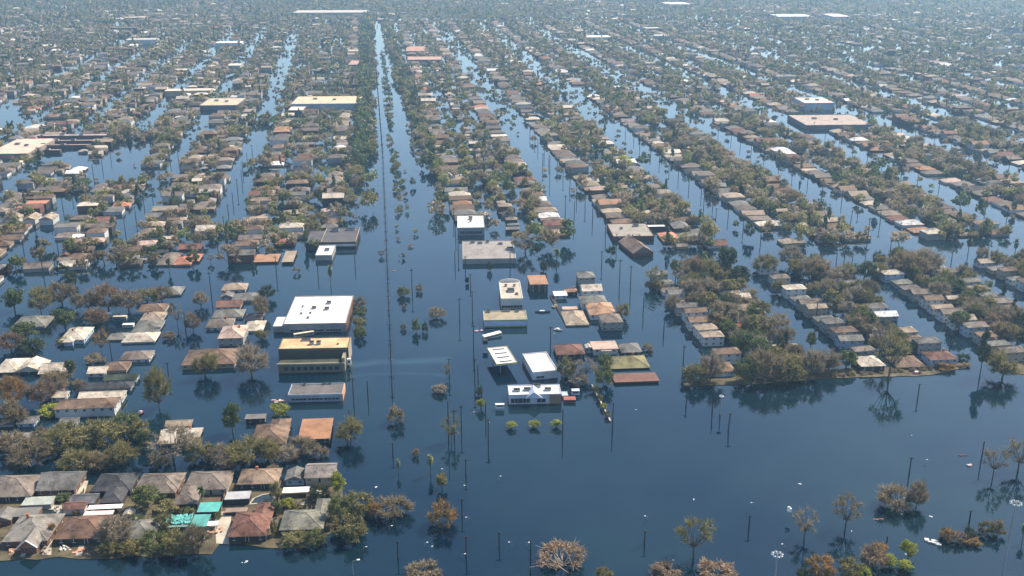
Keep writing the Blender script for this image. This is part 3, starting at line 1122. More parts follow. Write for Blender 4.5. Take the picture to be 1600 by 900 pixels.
def fence(label, x0, y0, x1, y1, h=1.7):
    a_, b_ = at(x0, y0), at(x1, y1)
    d_ = b_ - a_
    o_ = thing('wooden_fence', label, 'fence', (a_.x, a_.y, .2), math.atan2(d_.y, d_.x), 'yard fences of the dry block')
    L_ = d_.length
    m_ = MB()
    n_ = max(2, int(L_ / .9))
    rr_ = random.Random(int(x0))
    for k_ in range(n_):
        if rr_.random() < .08:
            continue
        m_.box(L_ * k_ / n_ + .02, -.04, 0, L_ * (k_ + 1) / n_ - .02, .04, h * rr_.uniform(.9, 1))
    link('boards', m_.mesh('boards', [M['wall']]), o_, color=(.17, .12, .08))
    for k_ in range(int(L_ / 5) + 1):
        m_ = MB()
        m_.box(-.08, -.14, -.3, .08, -.045, h + .1)
        link('post', m_.mesh('post', [M['wood']]), o_, loc=(min(L_ - .1, k_ * 5 + .1), 0, 0))


fence('board fence right of the stepped double gable house', 122, 792, 132, 768)
fence('board fence behind the carport and the grey garage', 84, 780, 108, 779)
fence('board fence between the bushy yard tree and the brown garage', 238, 803, 300, 802)
fence('board fence right of the brown garage by the palm', 345, 805, 352, 772)
fence('board fence right of the light brown hip house', 432, 812, 438, 772)
fence('board fence behind the mossy grey house', 444, 797, 486, 795)
fence('board fence left of the white trimmed gable house', 2, 826, 8, 798)
fence('board fence between the white trimmed and brown red houses', 81, 840, 84, 806)

# --- flooded neighbourhood left of the avenue (nearest first)
L = [
    ('grey roofed house below the dark wooded shore at the left picture edge', -8, 34, 676, 704, 1.6, 'hip', 'grey', 'w_grey', []),
    ('small bluish grey roof above the dark wooded shore', 26, 54, 650, 668, 1.8, 'gable', 'grey', 'w_blue', []),
    ('dark low roof at the left picture edge beside the bluish grey one', -12, 22, 653, 668, 1.4, 'gable', 'charcoal', 'w_grey', []),
    ('grey gabled outbuilding in front of the long white walled house', 92, 119, 652, 669, 2.0, 'gable', 'grey', 'w_grey', []),
    ('long brown hip roofed house with white windowed wall', 86, 180, 622, 652, 4.4, 'hip', 'brown', 'w_white', []),
    ('pale tan long roof with white gable end behind the white walled house', 122, 191, 611, 632, 2.6, 'gable', 'pale', 'w_white', []),
    ('dark grey long roof behind the pale tan long roof', 118, 204, 597, 613, 1.8, 'hip', 'charcoal', 'w_grey', []),
    ('dark green gabled roof with white end boards', 162, 213, 584, 599, 1.8, 'gable', 'darkgreen', 'w_white', []),
    ('brown hip roof touching the dark green gabled roof', 158, 198, 565, 583, 1.4, 'hip', 'brown', 'w_tan', []),
    ('whitish tan gabled shed left of the brown hip roof', 136, 164, 568, 590, 2.2, 'gable', 'pale', 'w_white', []),
    ('grey tan hip roofed house standing alone in dark water', 187, 234, 548, 567, 1.8, 'hip', 'greybrown', 'w_white', []),
    ('long brown roofed house behind the olive crowned shore tree', 284, 367, 545, 577, 2.6, 'hip', 'brown', 'w_tan', []),
    ('pale pinkish hip roof with grass along its eave', 190, 242, 519, 537, 1.0, 'hip', 'pale', 'w_white', []),
    ('greenish grey hip roof between the pale pinkish roof and tan one', 206, 248, 500, 521, 1.2, 'hip', 'greengrey', 'w_white', []),
    ('tan grey hip roof above the greenish grey one', 218, 254, 487, 504, 1.2, 'hip', 'tan', 'w_white', []),
    ('brown hip roof near the top of the tan and green roof row', 214, 258, 474, 490, 1.4, 'hip', 'brown', 'w_white', []),
    ('small greenish grey roof low in the water beside the pale pinkish roof', 166, 200, 520, 533, .8, 'hip', 'greengrey', 'w_grey', []),
    ('tan cross gabled house with dark front standing alone', 94, 132, 511, 538, 2.4, 'hip', 'pale', 'w_blue', [(.2, -.15, .62, .4)]),
    ('greenish grey hip roof among green trees at the far left', 18, 70, 493, 514, 1.2, 'hip', 'greengrey', 'w_grey', []),
    ('pale tan roof at the left picture edge above the brown shore trees', -10, 28, 560, 586, 1.4, 'hip', 'pale', 'w_dark', []),
    ('pale tan house second in the row by the left edge', 24, 66, 559, 585, 1.6, 'gable', 'pale', 'w_dark', []),
    ('pale tan house third in the row by the left edge behind brown branches', 60, 104, 562, 588, 1.4, 'gable', 'pale', 'w_dark', []),
    ('small tan hut in the water beside the long white walled house', 79, 103, 611, 628, 2.2, 'gable', 'pale', 'w_white', []),
    ('damaged tan roof partly under a bare branching tree', 248, 308, 669, 697, 1.4, 'gable', 'pale', 'w_grey', []),
    ('narrow tan roof strip behind the damaged tan roof', 258, 298, 656, 671, 1.6, 'gable', 'tan', 'w_grey', []),
    ('small pale grey flat roof behind the brown L shaped house', 383, 415, 647, 662, 2.4, 'flat', 'grey', 'w_dark', []),
    ('brown L shaped hip house above the dry block', 392, 447, 662, 702, 2.4, 'hip', 'brown', 'w_brick', [(.4, .5, .98, 1.25)]),
    ('flat orange brown roofed building near the grey commercial building', 466, 516, 654, 694, 2.4, 'flat', (.30, .155, .085), 'w_dark', []),
    ('pinkish roofed two storey house with dark front wall', 341, 381, 508, 541, 4.6, 'hip', 'pink', 'w_grey', []),
    ('light grey hip roof left of the pinkish two storey house', 321, 362, 497, 516, 1.6, 'hip', 'greybrown', 'w_white', []),
    ('greenish grey hip roof above the light grey one', 331, 379, 483, 499, 1.2, 'hip', 'greengrey', 'w_white', []),
    ('reddish brown roof in the left column above the greenish grey roof', 337, 376, 469, 484, 1.6, 'gable', 'redbrown', 'w_white', []),
    ('dark grey hip roof in the left column beside the reddish brown roof', 362, 402, 457, 473, 1.4, 'hip', 'grey', 'w_grey', []),
    ('small white gabled house left of the dark grey hip roof', 344, 364, 455, 469, 1.8, 'gable', 'grey', 'w_white', []),
    ('tan grey hip roof topmost in the left column', 346, 384, 442, 457, 1.6, 'hip', 'tan', 'w_white', []),
    ('pale tan roof right of the pinkish two storey house', 381, 411, 501, 520, 1.2, 'hip', 'pale', 'w_white', []),
    ('small mauve roof above the pale tan one in the left column', 382, 410, 489, 502, 1.2, 'hip', 'mauve', 'w_grey', []),
    ('grey green hip roof at the tip of the wooded street row', 252, 282, 447, 463, 1.0, 'hip', 'greengrey', 'w_grey', []),
    # around the cross street
    ('brown flat roofed house on the far bank left of the black fronted building', 396, 434, 397, 412, 1.2, 'flat', 'orange', 'w_dark', []),
    ('tan square roofed shed beside the brown flat roofed house', 440, 458, 392, 413, 1.6, 'flat', 'tan', 'w_dark', []),
    ('grey hip roof left of the two red roofs', 244, 272, 394, 416, 1.0, 'hip', 'greybrown', 'w_grey', []),
    ('bright red roofed house beside the water', 270, 298, 400, 416, 1.2, 'hip', 'terracotta', 'w_tan', []),
    ('smaller red roof right of the bright red roofed house', 290, 311, 396, 411, 1.2, 'hip', 'terracotta', 'w_dark', []),
    ('dark reddish roof behind the bright red roofed house', 278, 313, 380, 392, 1.2, 'gable', 'redbrown', 'w_dark', []),
    ('white gabled house in the middle of the left neighbourhood', 305, 333, 350, 368, 3.4, 'gable', 'pale', 'w_white', []),
    ('steep gabled white house, first of the trio by the left edge', 4, 28, 331, 352, 4.2, 'gable', 'tan', 'w_white', []),
    ('steep gabled white house, second of the trio by the left edge', 36, 56, 331, 352, 4.2, 'gable', 'tan', 'w_white', []),
    ('steep gabled white house, third of the trio by the left edge', 61, 84, 331, 352, 4.2, 'gable', 'tan', 'w_white', []),
    # avenue right side, centre
    ('dark brown square roofed house facing the cross street', 828, 857, 430, 456, 4.8, 'flat', 'orange', 'w_dark', []),
    ('grey green two storey house at the head of the centre cluster', 903, 931, 424, 446, 5.0, 'hip', 'greengrey', 'w_grey', []),
    ('white gabled two storey house of the centre cluster', 909, 942, 444, 467, 5.0, 'gable', 'pale', 'w_white', []),
    ('small white flat roof at the left of the centre cluster', 866, 887, 455, 468, 2.4, 'flat', 'white', 'w_white', []),
    ('greenish roofed house with white side, centre cluster', 908, 950, 461, 484, 4.0, 'hip', 'greengrey', 'w_white', []),
    ('tan brown hip roofed house of the centre cluster', 921, 964, 472, 500, 3.2, 'hip', (.36, .215, .13), 'w_white', []),
    ('grey two storey house with a row of upper windows, centre cluster', 940, 974, 490, 517, 5.0, 'hip', 'greybrown', 'w_grey', []),
    ('tan brown low roof sinking beside the walkway', 884, 921, 485, 510, .8, 'hip', 'tan', 'w_tan', []),
    ('whitish pink flat roof left of the sinking tan roof', 879, 903, 479, 488, 1.8, 'flat', 'pink', 'w_white', []),
    ('small orange brown roof left of the white gabled house', 882, 903, 451, 461, 2.0, 'hip', 'orange', 'w_dark', []),
    ('reddish brown hip roofed house beside the white warehouse', 869, 915, 538, 560, 2.2, 'hip', 'redbrown', 'w_dark', []),
    ('white panelled narrow house between the brown and the pinkish one', 915, 926, 536, 552, 3.0, 'gable', 'pale', 'w_white', []),
    ('house with pink and white roof panels', 926, 967, 533, 555, 3.4, 'flat', 'pink', 'w_white', [(.3, -.12, .7, .4, 2.9)]),
    ('dark grey hip roof rightmost behind the reed covered roof', 971, 1004, 536, 556, 2.0, 'hip', 'grey', 'w_dark', []),
    ('moss covered hip roof above the long reddish roof', 952, 1017, 556, 578, .9, 'hip', (.19, .17, .085), 'w_dark', []),
    ('long flat reddish brown roof at the open water', 960, 1031, 583, 600, 1.2, 'flat', 'redbrown', 'w_dark', []),
    ('small red house with white roof edge beside the white warehouse', 872, 888, 612, 622, 1.2, 'flat', 'w_blue', 'w_white', []),
    # front of the right-hand blocks
    ('blue walled house with brown roof at the near end of the first block', 1103, 1150, 566, 590, 3.2, 'hip', 'brown', 'w_blue', []),
    ('house with pale tattered roof behind the big bare shore tree', 1344, 1384, 556, 582, 3.4, 'hip', 'pale', 'w_dark', []),
    ('brown low roofed house behind the red boat', 1400, 1448, 556, 578, 1.6, 'hip', 'brown', 'w_dark', []),
    ('reddish roofed pale blue house by the third street mouth', 1452, 1497, 549, 574, 4.2, 'hip', 'redbrown', 'w_blue', []),
]
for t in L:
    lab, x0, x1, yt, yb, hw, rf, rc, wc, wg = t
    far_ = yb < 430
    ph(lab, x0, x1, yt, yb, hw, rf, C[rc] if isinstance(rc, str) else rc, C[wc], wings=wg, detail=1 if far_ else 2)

# --- commercial buildings
comm('warehouse', 'long white flat roofed commercial building left of the avenue', 444, 541, 462, 519, 5.2, (.62, .585, .55), S['w_grey'], units=[(.40, .55, 2.4, 2, 1), (.62, .72, 2.4, 2.4, 1.2), (.62, .5, 2.4, 2.4, 1.2), (.2, .6, 1, 1, .8), (.22, .35, 1.2, 1, .7), (.36, .2, 1.2, 1, .8), (.37, .36, 1, 1, .7)],
     wins=[(.5, 1.2, 9, 1.1), (.8, 1.2, 8, 1.1), (.2, 1.2, 6, 1.1)], wings=[(-.17, .02, 0, .33, 3.6)], side=S['w_brick'], vents=9)
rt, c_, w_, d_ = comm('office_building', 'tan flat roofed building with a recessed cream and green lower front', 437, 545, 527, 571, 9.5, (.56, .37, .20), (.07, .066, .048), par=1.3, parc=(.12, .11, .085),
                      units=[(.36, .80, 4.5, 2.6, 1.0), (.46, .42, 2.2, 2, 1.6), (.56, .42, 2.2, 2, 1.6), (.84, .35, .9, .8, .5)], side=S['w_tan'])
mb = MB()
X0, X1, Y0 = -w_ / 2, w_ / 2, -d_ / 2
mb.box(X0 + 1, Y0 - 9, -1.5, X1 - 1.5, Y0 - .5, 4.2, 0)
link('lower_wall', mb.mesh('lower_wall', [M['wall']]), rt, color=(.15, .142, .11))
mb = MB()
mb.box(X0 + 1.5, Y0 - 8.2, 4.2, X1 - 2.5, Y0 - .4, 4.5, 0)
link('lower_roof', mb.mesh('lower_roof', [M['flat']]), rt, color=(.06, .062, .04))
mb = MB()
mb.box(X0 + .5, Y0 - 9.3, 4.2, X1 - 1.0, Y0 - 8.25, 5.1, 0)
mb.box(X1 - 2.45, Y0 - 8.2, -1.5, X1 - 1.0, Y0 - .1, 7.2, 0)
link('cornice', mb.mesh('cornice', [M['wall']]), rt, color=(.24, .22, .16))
for k in range(9):
    mb = MB()
    mb.box(-1.0, -.08, -.9, 1.0, 0, .9, 0)
    link('window', mb.mesh('window', [M['glass']]), rt, loc=(X0 + 5 + k * (w_ - 10) / 8, Y0 - 9.003, 2.3))
comm('workshop', 'low grey commercial building with orange end wall and blue grey front', 451, 535, 599, 628, 4.0, (.13, .12, .115), (.30, .32, .36), units=[(.25, .9, 1.2, 1, .8), (.62, .95, 2, .8, .6), (.72, .95, 1.6, .8, .6)],
     wins=[(.2, 1.6, 7, 1), (.5, 1.6, 7, 1), (.8, 1.6, 7, 1)], side=(.55, .30, .17), band=(3.0, 3.5, S['w_blue']))
comm('store_building', 'two storey dark fronted store with white back roof beside the avenue', 502, 556, 356, 388, 5.0, (.09, .085, .09), S['w_dark'], units=[(.3, .8, 5, 4, 1.8), (.75, .85, 6, 3, 1.5)], parc=S['w_tan'], wings=[(-.42, -.1, 0, .75, 5.4)], band=(1.5, 3.2, S['w_white']))
comm('store_building', 'small white roofed block in front of the dark fronted store', 493, 519, 383, 407, 3.8, (.64, .61, .57), S['w_grey'], units=[(.6, .5, 3, 3, 1.2)])
comm('clinic', 'white roofed two storey block right of the avenue with dark windows', 715, 757, 337, 368, 6.2, (.72, .66, .58), (.20, .21, .23), units=[(.5, .7, 3, 3, 2.0), (.5, .5, 1.6, 2, 2.4)], parc=S['w_white'], wins=[(.3, 2.5, 8, 2), (.7, 2.5, 8, 2)])
comm('store_building', 'wide grey flat roofed store with debris on the roof', 723, 806, 376, 412, 3.6, (.26, .235, .215), S['w_grey'], units=[(.2, .9, 3, 2, 1), (.35, .85, 3, 2, 1), (.5, .92, 2, 2, 1.4), (.75, .8, 3, 2, 1), (.92, .5, 4, 3, 1.5)], side=S['w_white'], vents=6)
rt, c_, w_, d_ = comm('cinema', 'cream building with rounded roof parapet in front of the long sign building', 783, 817, 440, 482, 6.4, (.44, .37, .30), (.50, .50, .47), parc=(.66, .62, .55), units=[(.5, .45, 4, 5, 1.2), (.3, .75, 1.5, 1.5, 1), (.75, .25, 1.6, 1.6, .8), (.7, .75, 1.4, 1.4, .9)], wins=[(.5, 1.2, 12, 1.6)])
mb = MB()
for k in range(12):
    a, b_ = math.pi * k / 12, math.pi * (k + 1) / 12
    mb.quad((-w_ / 2 * math.cos(a), d_ / 2, 6.2), (-w_ / 2 * math.cos(b_), d_ / 2, 6.2), (-w_ / 2 * math.cos(b_), d_ / 2, 6.2 + 2 * math.sin(b_)), (-w_ / 2 * math.cos(a), d_ / 2, 6.2 + 2 * math.sin(a)))
    mb.quad((-w_ / 2 * math.cos(b_), d_ / 2 + .4, 6.2), (-w_ / 2 * math.cos(a), d_ / 2 + .4, 6.2), (-w_ / 2 * math.cos(a), d_ / 2 + .4, 6.2 + 2 * math.sin(a)), (-w_ / 2 * math.cos(b_), d_ / 2 + .4, 6.2 + 2 * math.sin(b_)))
    mb.quad((-w_ / 2 * math.cos(a), d_ / 2, 6.2 + 2 * math.sin(a)), (-w_ / 2 * math.cos(b_), d_ / 2, 6.2 + 2 * math.sin(b_)), (-w_ / 2 * math.cos(b_), d_ / 2 + .4, 6.2 + 2 * math.sin(b_)), (-w_ / 2 * math.cos(a), d_ / 2 + .4, 6.2 + 2 * math.sin(a)))
link('arched_parapet', mb.mesh('arched_parapet', [M['wall']]), rt, color=(.66, .62, .55))
comm('shop', 'long shop with a pale blue front band and dirty roof', 756, 824, 485, 511, 4.4, (.30, .25, .17), (.34, .33, .24), units=[(.12, .9, 2, 2, 1.2), (.55, .95, 4, 1.4, 1.2), (.8, .9, 2, 2, 1)], wins=[(.12, 1.4, 4, 1.6), (.28, 1.4, 3, 1.6)], band=(.9, 3.6, (.42, .50, .66)))
canopy('petrol_station_canopy', 'long white filling station canopy with yellow edge on posts', 776, 808, 543, 584, 5.6, M['wall'], cat='station canopy', rz=14, rim=(.62, .50, .22), color=(.60, .58, .55), thick=.5, beams=4)
comm('warehouse', 'small white warehouse with plain roof right of the station canopy', 832, 872, 551, 592, 4.2, (.62, .55, .53), (.48, .50, .54), rz=12, par=.5, wins=[(.3, 1.2, 4, 1.2)])
rt, c_, w_, d_ = comm('shop', 'white shop with roof units, blue gable entry and brick right end', 795, 877, 601, 631, 5.0, (.66, .645, .62), (.44, .46, .52), units=[(.16, .45, 3, 2.2, 1), (.36, .5, 3, 2.2, 1), (.55, .8, 4, 2, 1.4), (.76, .45, 3, 2, 1)], wins=[(.14, 1.9, 5, 2.4), (.30, 1.9, 5, 2.4), (.62, 1.7, 4, 2.0)],
                      side=S['w_brick'])
mb = MB()
mb.quad((-4, 0, 0), (0, 0, 3.2), (0, 8, 3.2), (-4, 8, 0))
mb.quad((0, 0, 3.2), (4, 0, 0), (4, 8, 0), (0, 8, 3.2))
mb.tri((-4, .1, 0), (4, .1, 0), (0, .1, 3.1), 0)
link('entry_gable', mb.mesh('entry_gable', [M['wall']]), rt, loc=(w_ * -.02, -d_ / 2 - 1.2, 3.4), color=(.50, .55, .68))
mb = MB()
mb.box(0, 0, -1.5, w_ * .22, .3, 4.6)
link('brick_front', mb.mesh('brick_front', [M['wall']]), rt, loc=(w_ * .278, -d_ / 2 - .35, 0), color=(.26, .17, .11))

# school and church complex
comm('school_building', 'brown brick school wing with roof windows behind the steep church hall', 958, 1022, 349, 376, 3.4, (.28, .25, .21), S['w_brick'], wins=[(.2, 1.6, 5, 1.4), (.4, 1.6, 5, 1.4), (.6, 1.6, 5, 1.4)], units=[(.7, .8, 4, 3, 1.4), (.3, .6, 2, 2, 1)])
ph('brown steep roofed church hall with a dark reflection', 988, 1023, 366, 401, 2.6, 'gable', (.20, .14, .11), S['w_brick'], pitch=.62, name='church', cat='church', rz=14, detail=0)
comm('school_building', 'small brick tower block topped white beside the church hall', 988, 1000, 366, 386, 8.5, (.7, .68, .66), S['w_brick'], par=.5)
comm('school_building', 'white roofed shed behind the church hall', 1012, 1040, 351, 360, 3.0, (.72, .70, .72), S['w_dark'], par=.3)
ph('collapsed orange roofed house at the street crossing behind the church', 1036, 1064, 362, 380, 1.6, 'hip', (.50, .22, .13), S['w_tan'], detail=0)
ph('greenish low roofed house on the school island edge', 1062, 1102, 362, 379, 1.6, 'hip', S['greengrey'], S['w_brick'], detail=0)
ph('grey hip roofed house behind the collapsed orange roof', 1052, 1080, 345, 360, 1.6, 'hip', S['grey'], S['w_brick'], detail=0)

# large far buildings
for args in (
        ('school_building', 'long tan school roof beside the tree lined avenue', 456, 561, 150, 172, 8, (.55, .42, .28), (.34, .34, .38)),
        ('school_building', 'lower white block at the left end of the long tan school', 450, 474, 166, 180, 6, (.62, .50, .42), (.12, .10, .10)),
        ('warehouse', 'tan flat roofed warehouse left of the long tan school', 312, 371, 153, 172, 6, (.46, .39, .27), (.13, .14, .17)),
        ('school_building', 'large pinkish roofed school block at the left edge of the open basin', -20, 44, 216, 248, 5, (.62, .42, .33), (.30, .24, .20)),
        ('school_building', 'top wing of the long parallel school wings in the basin', 66, 166, 209, 217, 3.5, (.36, .27, .24), (.16, .11, .10)),
        ('school_building', 'second wing of the long parallel school wings in the basin', 60, 150, 218, 225, 3.5, (.33, .25, .20), (.16, .11, .10)),
        ('school_building', 'third wing of the long parallel school wings in the basin', 36, 139, 225, 232, 3.5, (.33, .25, .20), (.14, .10, .09)),
        ('school_building', 'nearest wing of the long parallel school wings in the basin', 44, 94, 233, 240, 3.5, (.42, .33, .24), (.10, .08, .08)),
        ('school_building', 'low school with courtyards amid the right wooded streets', 1258, 1364, 179, 202, 5, (.36, .29, .24), (.16, .14, .15)),
        ('apartment_building', 'pale block with bluish front above the courtyard school', 1256, 1304, 152, 172, 9, (.62, .48, .40), (.36, .42, .50)),
        ('apartment_building', 'bright flat roof above dark trees at the far right', 1568, 1592, 44, 52, 12, (.75, .68, .55), (.2, .2, .2)),
        ('warehouse', 'wide pale roof amid woods in the far right distance', 1215, 1272, 22, 31, 8, (.6, .57, .52), (.4, .4, .4)),
        ('warehouse', 'small pale roof right of the wide pale one in the distance', 1302, 1330, 21, 31, 8, (.74, .60, .52), (.4, .4, .4)),
        ('warehouse', 'bright cream roof near the top picture edge', 1042, 1080, 3, 11, 8, (.62, .55, .44), (.4, .4, .4)),
        ('warehouse', 'long cream roofs in the distance left of the avenue', 458, 572, 14, 24, 7, (.48, .42, .34), (.3, .28, .26)),
        ('apartment_building', 'first orange roofed building beside the distant avenue', 634, 662, 72, 86, 7, (.40, .22, .15), (.3, .25, .2)),
        ('apartment_building', 'second orange roofed building with dark front beside the distant avenue', 636, 690, 88, 99, 6, (.40, .26, .19), (.08, .10, .14)),
        ('apartment_building', 'distant apartment block with dark blue front left of the avenue', 544, 568, 94, 108, 7, (.42, .25, .20), (.08, .10, .14)),
        ('warehouse', 'pale roof by the distant bright bay left of the avenue', 356, 375, 99, 108, 6, (.78, .70, .50), (.4, .38, .3)),
        ('warehouse', 'light roof in the distant streets right of the avenue', 1022, 1046, 54, 60, 6, (.85, .84, .8), (.4, .38, .3)),
):
    nm, lab, x0, x1, yt, yb, hw, rc, wc = args
    comm(nm, lab, x0, x1, yt, yb, hw, rc, wc, par=.5, units=[(.3, .6, 5, 4, 1.5), (.6, .5, 4, 4, 1.5)] if x1 - x0 > 40 and yb > 140 else ())

